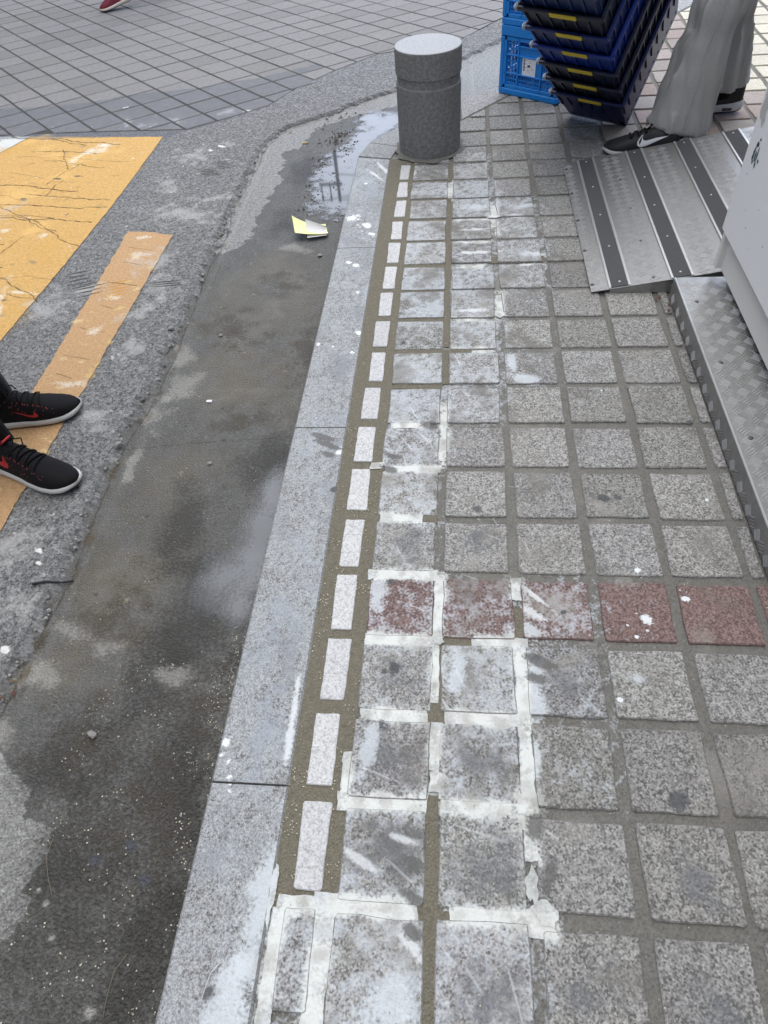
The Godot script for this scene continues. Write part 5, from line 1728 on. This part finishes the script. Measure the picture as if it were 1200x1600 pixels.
# a trainer: x forward, y up, sole on y = 0
func shoe(parent: Node, called: String, xf: Transform3D, ln: float, um: Material, smat: Material, om: Material, lace: Material, mark: Material, marks: Array, fleck: Material = null):
	var root := Node3D.new()
	root.name = called
	parent.add_child(root, true)
	root.transform = xf
	var ts := []
	for k in 41:
		ts.append(0.5 - 0.5 * cos(PI * k / 40.0))
	var mb := MB.new()
	mb.smooth = 0
	var na := 18
	for k in ts.size() - 1:
		for j in na:
			var p := [upper(ts[k], PI * j / na, ln), upper(ts[k + 1], PI * j / na, ln), upper(ts[k + 1], PI * (j + 1) / na, ln), upper(ts[k], PI * (j + 1) / na, ln)]
			mb.quad(p[0], p[1], p[2], p[3], p[0] - Vector3(p[0].x, 0.03, 0))
	for j in na:
		mb.tri(Vector3(-0.5 * ln, 0.034, 0), upper(0, PI * j / na, ln), upper(0, PI * (j + 1) / na, ln), Vector3.LEFT)
		mb.tri(Vector3(0.5 * ln, 0.022, 0), upper(1, PI * j / na, ln), upper(1, PI * (j + 1) / na, ln), Vector3.RIGHT)
	obj("upper", mb.done(true), um, root)
	# midsole and outsole
	for part in 2:
		mb = MB.new()
		mb.smooth = 0
		var ring := []
		for k in ts.size():
			ring.append([ts[k], 1.0])
		for k in range(ts.size() - 1, -1, -1):
			ring.append([ts[k], -1.0])
		var nr := ring.size()
		for k in nr:
			var row := []
			for q in [ring[k], ring[(k + 1) % nr]]:
				var t: float = q[0]
				var w := curve(SHOE_W, t)
				var bend := sin(t * PI) * 0.006
				var bo := curve(SHOE_B, t)
				var s := curve(SHOE_S, t)
				var x := (t - 0.5) * (ln + 0.009)
				if part == 0:
					row.append([Vector3(x, s + 0.005, q[1] * (w - 0.002) + bend), Vector3(x, s + 0.001, q[1] * (w + 0.0045) + bend), Vector3(x, (s + bo) / 2, q[1] * (w + 0.0055) + bend), Vector3(x, bo + 0.004, q[1] * (w + 0.002) + bend)])
				else:
					row.append([Vector3(x, bo + 0.0045, q[1] * (w + 0.0022) + bend), Vector3(x, bo, q[1] * (w - 0.001) + bend), Vector3(x, bo, bend)])
			for e in row[0].size() - 1:
				mb.quad(row[0][e], row[1][e], row[1][e + 1], row[0][e + 1], Vector3(0.3 * signf(ring[k][0] - 0.5), -0.2 if part == 1 else 0.1, ring[k][1]))
		obj("midsole" if part == 0 else "outsole", mb.done(true), smat if part == 0 else om, root)
	# laces across the instep and a bow
	if lace:
		for k in 6:
			var t := 0.44 + k * 0.045
			mb = MB.new()
			var pts := []
			for j in 9:
				pts.append(upper(t + (j - 4) * 0.004 * (1 if k % 2 == 0 else -1), PI * (0.3 + 0.05 * j), ln, 0.003))
			mb.tube(pts, 0.0024, 0.0024, 6)
			obj("lace", mb.done(), lace, root)
		for s in [-1.0, 1.0]:
			mb = MB.new()
			var c := upper(0.42, PI / 2, ln, 0.006)
			mb.tube([c, c + Vector3(-0.006, 0.012, s * 0.016), c + Vector3(0.004, 0.004, s * 0.032), c + Vector3(0.016, -0.004, s * 0.02)], 0.0022, 0.002, 6)
			obj("lace_bow", mb.done(), lace, root)
	# printed mark on the sides: outline in t and side height
	for g in marks:
		var pl := PackedVector2Array()
		for q in [[0.0, 1.0], [-0.09, 0.75], [-0.16, 0.45], [-0.15, 0.2], [-0.06, 0.02], [0.1, -0.02], [0.3, 0.08], [0.55, 0.32], [0.8, 0.58], [1.0, 0.8], [0.75, 0.64], [0.5, 0.49], [0.3, 0.4], [0.16, 0.36], [0.06, 0.42], [0.01, 0.62]]:
			pl.append(Vector2(g[0] - q[0] * g[1], g[2] + q[1] * g[3]))
		mb = MB.new()
		var ix := Geometry2D.triangulate_polygon(pl)
		for k in range(0, ix.size(), 3):
			var p := []
			for e in 3:
				var q := pl[ix[k + e]]
				p.append(upper(q.x, q.y * PI / 2 if g[4] > 0 else PI - q.y * PI / 2, ln, 0.0016))
			mb.tri(p[0], p[1], p[2], Vector3(0, 0.3, g[4]))
		obj("side_mark", mb.done(), mark, root)
	if fleck:
		mb = MB.new()
		for k in 60:
			var t := rng.randf_range(0.35, 0.78)
			var a := rng.randf_range(0.08, 0.3) * PI
			if k % 2 == 0:
				a = PI - a
			var w := upper(t, a, ln, 0.0008)
			var w2 := upper(t + 0.012, a + 0.03, ln, 0.0008)
			var w3 := upper(t + 0.006, a + 0.075, ln, 0.0008)
			mb.tri(w, w2, w3, w - Vector3(w.x, 0.03, 0))
		for k in 5:
			for sd in [0, 1]:
				var t := 0.43 + k * 0.045
				var a := 0.3 * PI if sd == 0 else 0.7 * PI
				var w := upper(t, a, ln, 0.002)
				mb.tri(w, upper(t + 0.012, a, ln, 0.002), upper(t + 0.006, a - (0.12 if sd == 0 else -0.12), ln, 0.002), w - Vector3(w.x, 0.03, 0))
		obj("knit_fleck", mb.done(), fleck, root)

func hand_bones(w: Vector3, d: Vector3, side: Vector3) -> Array:
	var o := []
	var n := d.cross(side).normalized()
	o.append([w, w + d * 0.05, 0.024, 0.03])
	for k in 4:
		var r := w + d * 0.07 + side * (k - 1.5) * 0.019
		var l: float = [0.07, 0.08, 0.075, 0.058][k]
		o.append([w + d * 0.045 + side * (k - 1.5) * 0.014, r, 0.014, 0.0095])
		o.append([r, r + d * l * 0.5 + n * 0.01, 0.0095, 0.0085])
		o.append([r + d * l * 0.5 + n * 0.01, r + d * l * 0.75 + n * 0.035, 0.0085, 0.0075])
	o.append([w + d * 0.02 - side * 0.025, w + d * 0.05 - side * 0.05 + n * 0.015, 0.013, 0.011])
	o.append([w + d * 0.05 - side * 0.05 + n * 0.015, w + d * 0.085 - side * 0.052 + n * 0.03, 0.011, 0.009])
	return o

# j: joints of the pose; the trousers, jacket and hair are clothes over one body
func person(label: String, at: Vector3, j: Dictionary, trousers: Material, jacket: Material, skin: Material, hair: Material, leg_r: Array, folds: float) -> Node3D:
	var t := thing("person", label, "person", at)
	var rel := {}
	for k in j:
		rel[k] = j[k] - at
	var fw: Vector3 = rel["face"]
	fw = (j["face"]).normalized()
	var neck: Vector3 = rel["neck"]
	var head: Vector3 = rel["head"]
	var body := []
	body.append([neck - Vector3(0, 0.08, 0), head - Vector3(0, 0.06, 0), 0.06, 0.055])
	body.append([head + Vector3(0, 0.035, 0) - fw * 0.015, head - Vector3(0, 0.03, 0) + fw * 0.012, 0.088, 0.07])
	body.append([head - Vector3(0, 0.03, 0) + fw * 0.02, head - Vector3(0, 0.095, 0) + fw * 0.055, 0.066, 0.034])
	var sd := fw.cross(Vector3.UP)
	body.append([head + fw * 0.088 + Vector3(0, 0.012, 0), head + fw * 0.105 - Vector3(0, 0.028, 0), 0.01, 0.016])
	for s in [-1.0, 1.0]:
		body.append([head + sd * s * 0.085 + Vector3(0, 0.02, 0), head + sd * s * 0.083 - Vector3(0, 0.025, 0), 0.015, 0.011])
	body.append([rel["chest"], neck - Vector3(0, 0.08, 0), 0.1, 0.06])
	body.append([rel["hip"], rel["chest"], 0.09, 0.1])
	for s in ["l", "r"]:
		body.append([rel["chest"] + (rel["shoulder_" + s] - rel["chest"]) * 0.3, rel["shoulder_" + s], 0.06, 0.05])
		body.append([rel["shoulder_" + s], rel["elbow_" + s], 0.046, 0.038])
		body.append([rel["elbow_" + s], rel["wrist_" + s], 0.036, 0.026])
		body.append([rel["hip_" + s], rel["knee_" + s], 0.07, 0.048])
		body.append([rel["knee_" + s], rel["ankle_" + s], 0.046, 0.034])
		body.append([rel["hip"], rel["hip_" + s], 0.08, 0.07])
	obj("body", net(body, 0.03, 0.014), skin, t)
	for s in ["l", "r"]:
		var dir: Vector3 = (rel["wrist_" + s] - rel["elbow_" + s]).normalized()
		var side := dir.cross(fw if absf(dir.dot(fw)) < 0.8 else Vector3.UP).normalized()
		obj("hand", net(hand_bones(rel["wrist_" + s], dir, side), 0.008, 0.0045), skin, t)
	obj("hair", net([[head + Vector3(0, 0.06, 0) - fw * 0.02, head + Vector3(0, 0.01, 0) - fw * 0.05, 0.09, 0.078], [head + Vector3(0, 0.07, 0) + fw * 0.03, head + Vector3(0, 0.06, 0) - fw * 0.03, 0.07, 0.08]], 0.03, 0.012), hair, t)
	var eye := mat("eye_dark", lin(0.02, 0.015, 0.012), 0.3)
	for s in [-1.0, 1.0]:
		var sm := SphereMesh.new()
		sm.radius = 0.011
		sm.height = 0.02
		sm.radial_segments = 10
		sm.rings = 6
		var e := obj("eye", sm, eye, t)
		e.position = head + fw * 0.074 + sd * s * 0.031 + Vector3(0, 0.008, 0)
	var mo := MB.new()
	mo.tube([head + fw * 0.088 - sd * 0.022 - Vector3(0, 0.066, 0), head + fw * 0.094 - Vector3(0, 0.067, 0), head + fw * 0.088 + sd * 0.022 - Vector3(0, 0.066, 0)], 0.005, 0.005, 6)
	obj("mouth", mo.done(), mat("lip", lin(0.3, 0.12, 0.1), 0.5), t)
	var jk := [[rel["hip"] + Vector3(0, 0.0, 0), rel["chest"], 0.145, 0.15], [rel["chest"], neck - Vector3(0, 0.07, 0), 0.15, 0.085]]
	for s in ["l", "r"]:
		jk.append([rel["chest"] + (rel["shoulder_" + s] - rel["chest"]) * 0.4, rel["shoulder_" + s], 0.1, 0.075])
		jk.append([rel["shoulder_" + s], rel["elbow_" + s], 0.072, 0.062])
		jk.append([rel["elbow_" + s], rel["elbow_" + s].lerp(rel["wrist_" + s], 0.93), 0.06, 0.044])
	obj("jacket", net(jk, 0.05, 0.02, 0.012, -1e9, 3), jacket, t)
	var tr := [[rel["hip"], rel["hip"] + Vector3(0, 0.06, 0), 0.14, 0.14]]
	for s in ["l", "r"]:
		var kn: Vector3 = rel["knee_" + s]
		var an: Vector3 = rel["ankle_" + s]
		tr.append([rel["hip_" + s], kn, leg_r[0], leg_r[1]])
		tr.append([kn, kn.lerp(an, 0.55), leg_r[1], leg_r[2]])
		tr.append([kn.lerp(an, 0.55), an - Vector3(0, 0.02, 0), leg_r[2], leg_r[3]])
		if leg_r.size() > 5:
			var fx: float = 0.042 if s == "l" else 0.014
			tr.append([kn.lerp(an, 0.35), an + Vector3(-fx, -0.03, 0), leg_r[2] * 0.9, leg_r[3]])
			tr.append([kn.lerp(an, 0.35), an + Vector3(fx, -0.03, 0), leg_r[2] * 0.9, leg_r[3]])
		tr.append([rel["hip"], rel["hip_" + s], 0.13, leg_r[0]])
	var tm := net(tr, 0.03, 0.011, folds, leg_r[4], 5, leg_r[5] if leg_r.size() > 5 else 0.0)
	var cloth := obj("trousers", tm, trousers, t)
	if leg_r.size() > 5:
		# side seam down the outer leg, laid on the cloth
		var vs: PackedVector3Array = tm.surface_get_arrays(0)[Mesh.ARRAY_VERTEX]
		var best := {}
		for q in vs:
			var b := int(q.y / 0.035)
			var kx: float = lerpf(rel["ankle_l"].x, rel["knee_l"].x, clampf((q.y - 0.05) / 0.45, 0.0, 1.0)) - 0.012
			if q.y > 0.06 and q.y < 0.85 and absf(q.x - kx) < 0.012 and q.z > rel["ankle_l"].z and (not best.has(b) or best[b].z < q.z):
				best[b] = q
		var keys := best.keys()
		keys.sort()
		var sp := []
		for q in keys:
			sp.append(best[q] + Vector3(0, 0, 0.0006))
		if sp.size() > 3:
			var sb := MB.new()
			sb.tube(sp, 0.0022, 0.0022, 6)
			obj("side_seam", sb.done(), trousers, cloth)
	return t

func people():
	var skin := mat("skin", lin(0.5, 0.3, 0.21), 0.55)
	var hair := mat("hair_black", lin(0.012, 0.011, 0.01), 0.6)
	var black := mat("shoe_black", lin(0.008, 0.0075, 0.009), 0.85, 0.0, 0.35)
	with_noise(black, M["t_cloud"], 0.05, M["h_fine"], 0.05)
	var sole := mat("sole_white", lin(0.52, 0.51, 0.49), 0.6)
	var osole := mat("outsole_dark", lin(0.02, 0.02, 0.02), 0.7)
	var lace := mat("lace_black", lin(0.005, 0.005, 0.0055), 0.85, 0.0, 0.3)
	var red := mat("mark_red", lin(0.42, 0.022, 0.025), 0.55)
	var fleck := mat("fleck_red", lin(0.3, 0.05, 0.045), 0.7)
	var whitem := mat("mark_white", lin(0.78, 0.78, 0.78), 0.5)
	var grey := mat("sweatpants_grey", lin(0.43, 0.425, 0.405), 0.95)
	with_noise(grey, M["t_mortar"], 0.16, M["h_fine"], 0.1)
	grey.rim_enabled = true
	grey.rim = 0.3
	var charcoal := mat("trousers_black", lin(0.014, 0.014, 0.015), 0.85)
	with_noise(charcoal, M["t_cloud"], 0.2)
	var dark := mat("jacket_dark", lin(0.03, 0.032, 0.036), 0.85)
	var navy := mat("trousers_navy", lin(0.012, 0.014, 0.022), 0.9)

	# standing on the road, facing the gutter
	var A := Vector3(-1.2, ROAD_Y, -0.45)
	var j := {"face": Vector3(1, 0, 0.05), "hip": Vector3(-1.235, 0.9, -0.45), "chest": Vector3(-1.215, 1.27, -0.45), "neck": Vector3(-1.2, 1.46, -0.45), "head": Vector3(-1.18, 1.6, -0.45),
		"hip_l": Vector3(-1.235, 0.86, -0.54), "hip_r": Vector3(-1.235, 0.86, -0.36), "knee_l": Vector3(-1.2, 0.46, -0.565), "knee_r": Vector3(-1.17, 0.46, -0.355), "ankle_l": Vector3(-1.185, 0.06, -0.575), "ankle_r": Vector3(-1.09, 0.06, -0.385),
		"shoulder_l": Vector3(-1.22, 1.38, -0.63), "shoulder_r": Vector3(-1.22, 1.38, -0.27), "elbow_l": Vector3(-1.24, 1.1, -0.69), "elbow_r": Vector3(-1.24, 1.1, -0.21), "wrist_l": Vector3(-1.16, 0.86, -0.68), "wrist_r": Vector3(-1.16, 0.86, -0.22)}
	var p := person("person in black trousers and black red-flecked trainers on the yellow stripe", A, j, charcoal, dark, skin, hair, [0.085, 0.068, 0.06, 0.058, 0.085], 0.03)
	var at1 := Transform3D(Basis(Vector3.UP, 0.27), Vector3(-1.098, ROAD_Y + 0.0035, -0.592) - A)
	shoe(p, "trainer", at1, 0.3, black, sole, osole, lace, red, [[0.6, 0.2, 0.12, 0.2, 1.0], [0.6, 0.2, 0.12, 0.2, -1.0]], fleck)
	var at2 := Transform3D(Basis(Vector3.UP, -0.33), Vector3(-0.98, ROAD_Y + 0.0035, -0.352) - A)
	shoe(p, "trainer", at2, 0.3, black, sole, osole, lace, red, [[0.34, 0.3, 0.14, 0.4, 1.0]], fleck)
	for s in [["ankle_l", 0.0], ["ankle_r", 0.0]]:
		var mb := MB.new()
		var c: Vector3 = j[s[0]] - A
		mb.tube([c + Vector3(0.02, -0.0, 0), c + Vector3(0.005, 0.16, 0)], 0.043, 0.045, 14)
		obj("sock", mb.done(), lace, p)
	var tng := MB.new()
	tng.box(Transform3D(Basis(Vector3.UP, -0.33) * Basis(Vector3.BACK, 0.7), Vector3(-1.028, ROAD_Y + 0.118, -0.368) - A), Vector3(0.03, 0.006, 0.03), 0.002)
	obj("tongue_label", tng.done(), red, p)

	# striding towards the crates, tipping the nest forward
	var B := Vector3(1.22, 0.0, -2.44)
	j = {"face": Vector3(-1, -0.15, 0.05), "hip": Vector3(1.31, 0.9, -2.44), "chest": Vector3(1.13, 1.24, -2.43), "neck": Vector3(1.04, 1.42, -2.43), "head": Vector3(0.97, 1.55, -2.43),
		"hip_l": Vector3(1.3, 0.86, -2.35), "hip_r": Vector3(1.32, 0.86, -2.53), "knee_l": Vector3(1.155, 0.5, -2.29), "knee_r": Vector3(1.3, 0.45, -2.6), "ankle_l": Vector3(1.098, 0.085, -2.268), "ankle_r": Vector3(1.365, 0.1, -2.645),
		"shoulder_l": Vector3(1.09, 1.34, -2.25), "shoulder_r": Vector3(1.09, 1.34, -2.61), "elbow_l": Vector3(0.95, 1.1, -2.22), "elbow_r": Vector3(0.95, 1.1, -2.6), "wrist_l": Vector3(0.8, 1.06, -2.31), "wrist_r": Vector3(0.8, 1.06, -2.52)}
	p = person("person in wide grey sweatpants and black trainers walking behind the tipped crates", B, j, grey, dark, skin, hair, [0.11, 0.088, 0.084, 0.092, 0.056, 0.115], 0.022)
	var am := mat("shoe_black_smooth", lin(0.01, 0.01, 0.011), 0.6)
	var pale := mat("sole_pale", lin(0.5, 0.5, 0.53), 0.6)
	shoe(p, "trainer", Transform3D(Basis(Vector3.UP, PI - 0.2), Vector3(0.962, 0.0035, -2.232) - B), 0.3, am, sole, osole, lace, whitem, [[0.5, 0.36, 0.12, 0.5, -1.0], [0.5, 0.36, 0.12, 0.5, 1.0]])
	shoe(p, "trainer", Transform3D((Basis(Vector3.UP, PI - 0.05) * Basis(Vector3.BACK, -0.03)).scaled(Vector3(1, 1.45, 1)), Vector3(1.325, 0.0055, -2.652) - B), 0.3, am, pale, osole, lace, whitem, [])
	for s in ["ankle_l", "ankle_r"]:
		var mb := MB.new()
		var c: Vector3 = j[s] - B
		mb.tube([c + Vector3(0.0, -0.03, 0), c + Vector3(0.0, 0.1, 0)], 0.046, 0.046, 14)
		obj("sock", mb.done(), lace, p)
	var air := MB.new()
	air.bx(Vector3(1.405, 0.026, -2.6085) - B, Vector3(0.042, 0.012, 0.006), 0.004)
	obj("heel_window", air.done(), mat("heel_grey", lin(0.03, 0.03, 0.03), 0.3), p)

	# walking away up the far road in dark red shoes
	var C := Vector3(-2.35, ROAD_Y, -5.5)
	j = {"face": Vector3(-0.9, 0, 0.35), "hip": Vector3(-2.25, 0.9, -5.55), "chest": Vector3(-2.27, 1.26, -5.54), "neck": Vector3(-2.29, 1.44, -5.53), "head": Vector3(-2.31, 1.58, -5.52),
		"hip_l": Vector3(-2.22, 0.86, -5.47), "hip_r": Vector3(-2.28, 0.86, -5.63), "knee_l": Vector3(-2.28, 0.48, -5.44), "knee_r": Vector3(-2.3, 0.46, -5.65), "ankle_l": Vector3(-2.375, 0.11, -5.375), "ankle_r": Vector3(-2.02, 0.1, -5.72),
		"shoulder_l": Vector3(-2.19, 1.37, -5.38), "shoulder_r": Vector3(-2.33, 1.37, -5.72), "elbow_l": Vector3(-2.15, 1.1, -5.34), "elbow_r": Vector3(-2.36, 1.1, -5.77), "wrist_l": Vector3(-2.22, 0.86, -5.3), "wrist_r": Vector3(-2.45, 0.88, -5.76)}
	p = person("person in dark red shoes walking over the far paving slabs", C, j, navy, dark, skin, hair, [0.085, 0.07, 0.06, 0.062, 0.165], 0.02)
	var maroon := mat("shoe_maroon", lin(0.16, 0.008, 0.022), 0.6)
	var cream := mat("sole_cream", lin(0.62, 0.53, 0.42), 0.6)
	shoe(p, "red_shoe", Transform3D(Basis(Vector3.UP, PI + 0.42) * Basis(Vector3.BACK, -0.2), Vector3(-2.445, ROAD_Y + 0.028, -5.335) - C), 0.27, maroon, cream, osole, null, whitem, [])
	shoe(p, "red_shoe", Transform3D(Basis(Vector3.UP, PI + 0.42), Vector3(-2.09, ROAD_Y + 0.005, -5.69) - C), 0.27, maroon, cream, osole, null, whitem, [])
	for s in ["ankle_l", "ankle_r"]:
		var mb := MB.new()
		var c: Vector3 = j[s] - C
		mb.tube([c + Vector3(0.0, -0.04, 0), c + Vector3(0.0, 0.12, 0)], 0.04, 0.042, 12)
		obj("sock", mb.done(), lace, p)

# ---------------------------------------------------------------- litter
func litter():
	# curled paper slip in the gutter
	var yel := mat("paper_yellow", lin(0.84, 0.82, 0.4), 0.8)
	var wht := mat("paper_white", lin(0.72, 0.71, 0.74), 0.8)
	yel.backlight_enabled = true
	yel.backlight = Color(0.3, 0.3, 0.15)
	var t := thing("paper_slip", "curled yellow and white paper slip lying in the wet gutter", "paper", Vector3(-0.4, GUT_Y + 0.005, -1.73))
	t.rotation.y = 0.25
	var mb := MB.new()
	mb.smooth = 0
	var n := 12
	var pt := func(s: float, w: float) -> Vector3:
		# s along the slip, w across; the left end lifts, the near edge curls up
		var x := -0.065 + s * 0.13
		var y := 0.001 + 0.05 * pow(1.0 - s, 2.2) * (0.35 + 0.65 * (1.0 - w)) + 0.012 * pow(absf(w - 0.35) * 1.6, 2.0)
		return Vector3(x, y, -0.05 + w * 0.1 + s * 0.012)
	for a in n:
		for b in 6:
			mb.quad(pt.call(a / float(n), b / 6.0), pt.call((a + 1) / float(n), b / 6.0), pt.call((a + 1) / float(n), (b + 1) / 6.0), pt.call(a / float(n), (b + 1) / 6.0), Vector3.UP)
	obj("slip", mb.done(true), yel, t)
	mb = MB.new()
	mb.smooth = 0
	var fl := func(s: float, w: float) -> Vector3:
		var an := -0.5 + w * 2.5
		return Vector3(-0.02 + s * 0.078 + w * 0.006, 0.008 + 0.024 * (1.0 - cos(an)) * (1.0 - s * 0.5), 0.052 - sin(an) * 0.03 - w * 0.052 * (1.0 - s))
	for a in 8:
		for b in 8:
			mb.quad(fl.call(a / 8.0, b / 8.0), fl.call((a + 1) / 8.0, b / 8.0), fl.call((a + 1) / 8.0, (b + 1) / 8.0), fl.call(a / 8.0, (b + 1) / 8.0), Vector3(0, 1, 0.5))
	obj("folded_flap", mb.done(true), wht, t)
	# pebbles one can point at
	var stone_m := with_noise(mat("pebble_grey", lin(0.3, 0.29, 0.27), 0.9), M["t_mortar"], 0.04)
	for a in [[-0.554, 0.382, 0.013, 0.6, "pale oblong pebble on the wet gutter below the kerb joint"], [-0.499, -0.413, 0.008, 0.9, "small grey pebble between the two puddles"], [-0.613, -1.028, 0.008, 1.0, "dark pebble on the brown silt of the gutter"], [-0.338, -1.545, 0.011, 1.0, "dark stone lying just behind the paper slip"], [-0.783, -0.47, 0.014, 0.8, "grey stone broken off the asphalt edge near the trainers"], [-0.79, -1.05, 0.012, 0.8, "pale stone broken off the asphalt edge by the dry crust"]]:
		var o := obj("pebble", pebble(int(a[2] * 10000)), stone_m, self)
		o.scale = Vector3(a[2] * a[3], a[2] * 0.6, a[2])
		o.position = Vector3(a[0], (ROAD_Y if a[0] < -0.78 else GUT_Y) + a[2] * 0.42, a[1])
		o.rotation.y = a[0] * 9.0
		tag(o, a[4], "stone", "loose stones")
	# strips and scraps
	mb = MB.new()
	mb.tube([Vector3(-0.835, -0.03, 0.02), Vector3(-0.8, -0.03, 0.012), Vector3(-0.768, -0.044, 0.004), Vector3(-0.745, -0.045, -0.002)], 0.0035, 0.0028, 6)
	tag(obj("plastic_strip", mb.done(), M["wire_black"], self), "short black plastic strip across the asphalt edge", "strip")
	mb = MB.new()
	mb.bx(Vector3(-0.567, GUT_Y + 0.003, -0.682), Vector3(0.018, 0.003, 0.011), 0.001)
	tag(obj("paper_scrap", mb.done(), wht, self), "tiny white paper scrap on the brown gutter silt", "paper")
	mb = MB.new()
	mb.tube([Vector3(-1.68, ROAD_Y + 0.009, -3.17), Vector3(-1.65, ROAD_Y + 0.009, -3.185)], 0.004, 0.004, 8)
	tag(obj("cigarette_butt", mb.done(), wht, self), "white cigarette butt on the darker paving slabs", "cigarette")
	mb = MB.new()
	mb.tube([Vector3(-0.575, GUT_Y + 0.006, -2.62), Vector3(-0.545, GUT_Y + 0.006, -2.63)], 0.004, 0.004, 8)
	tag(obj("cigarette_butt", mb.done(), mat("butt_tan", lin(0.5, 0.33, 0.15), 0.8), self), "tan cigarette butt at the rim of the puddle", "cigarette")
	# stems and fibres
	var straw := mat("straw", lin(0.22, 0.18, 0.12), 0.8)
	var k := 0
	for a in [[-0.54, 0.63, 0.05, 1.2, GUT_Y, "thin dry stem across the dark wet gutter"], [-0.36, 0.8, 0.045, 1.7, GUT_Y, "dry fibre near the kerb on the wet gutter"], [-0.185, 0.79, 0.03, 1.9, 0.001, "curled white hair on the granite kerb stone"], [0.855, -1.1, 0.02, 0.4, 0.0, "dry stem in the corner of ramp and step"], [0.83, -1.13, 0.025, -0.3, 0.0, "bent dry stem beside the ramp skirt"]]:
		mb = MB.new()
		var d: Vector3 = Vector3(cos(a[3]), 0, sin(a[3])) * a[2]
		var c := Vector3(a[0], a[4] + 0.0022, a[1])
		var s := Vector3(-d.z, 0.02, d.x) * 0.2
		mb.tube([c - d, c - d * 0.4 + s, c + d * 0.3 + s * 0.7, c + d], 0.0006, 0.0004, 5)
		tag(obj("dry_stem", mb.done(), straw if k != 2 else wht, self), a[5], "stem", "dry stems")
		k += 1
	# crushed dry leaves in the corner by the ramp and at the asphalt edge
	k = 0
	for a in [[0.868, -1.08, 0.0], [0.85, -1.13, 0.0], [0.835, -1.12, 0.0], [0.862, -1.05, 0.0], [-0.782, 0.27, GUT_Y], [-0.765, 0.3, GUT_Y], [-0.79, 0.31, GUT_Y], [-0.98, -2.83, ROAD_Y]]:
		mb = MB.new()
		var o := PackedVector2Array()
		for q in 9:
			var an := TAU * q / 9.0
			o.append(Vector2(cos(an) * 0.008 * rng.randf_range(0.5, 1.2), sin(an) * 0.005 * rng.randf_range(0.5, 1.2)))
		var ix := Geometry2D.triangulate_polygon(o)
		for q in range(0, ix.size(), 3):
			var v := []
			for e in 3:
				var w := o[ix[q + e]]
				v.append(Vector3(w.x, absf(w.y) * 0.7 + w.x * 0.15 + 0.003, w.y))
			mb.tri(v[0], v[1], v[2], Vector3.UP)
		var lm := obj("leaf_scrap", mb.done(), mat("leaf_%d" % k, [lin(0.1, 0.055, 0.03), lin(0.14, 0.1, 0.06), lin(0.12, 0.04, 0.03)][k % 3], 0.85), self)
		lm.position = Vector3(a[0], a[2] + 0.001, a[1])
		lm.rotation.y = rng.randf_range(0, 6)
		tag(lm, ["crushed brown leaf scrap in the corner of ramp and step", "reddish leaf scrap lying along the asphalt edge", "small red leaf scrap on the road before the slabs"][0 if k < 4 else (1 if k < 7 else 2)], "leaf", ["leaf scraps by the ramp", "leaf scraps by the asphalt edge", ""][0 if k < 4 else (1 if k < 7 else 2)])
		k += 1
	# crumbs of asphalt along the broken edge, and grit standing in the puddle
	var zones := []
	var line: PackedVector2Array = M["edge_line"]
	for q in range(0, line.size(), 7):
		var e := line[q]
		if e.y < 0.9 and e.y > -3.6:
			zones.append([9, e.x - 0.02, e.y - 0.03, e.x + 0.03, e.y + 0.03, GUT_Y + 0.006, 0.0015, 0.006])
	scatter("asphalt_crumbs", "grey asphalt crumbs along the broken road edge", zones, lin(0.3, 0.295, 0.28))
	scatter("puddle_grit", "dark grit standing in the puddle beside the bollard", [[220, -0.5, -3.0, -0.3, -1.9, GUT_Y + 0.002, 0.0015, 0.0045], [60, -0.44, -2.75, -0.3, -2.45, GUT_Y + 0.001, 0.002, 0.006], [60, -0.42, -0.3, -0.26, 0.1, GUT_Y, 0.0015, 0.003]], lin(0.16, 0.15, 0.135))
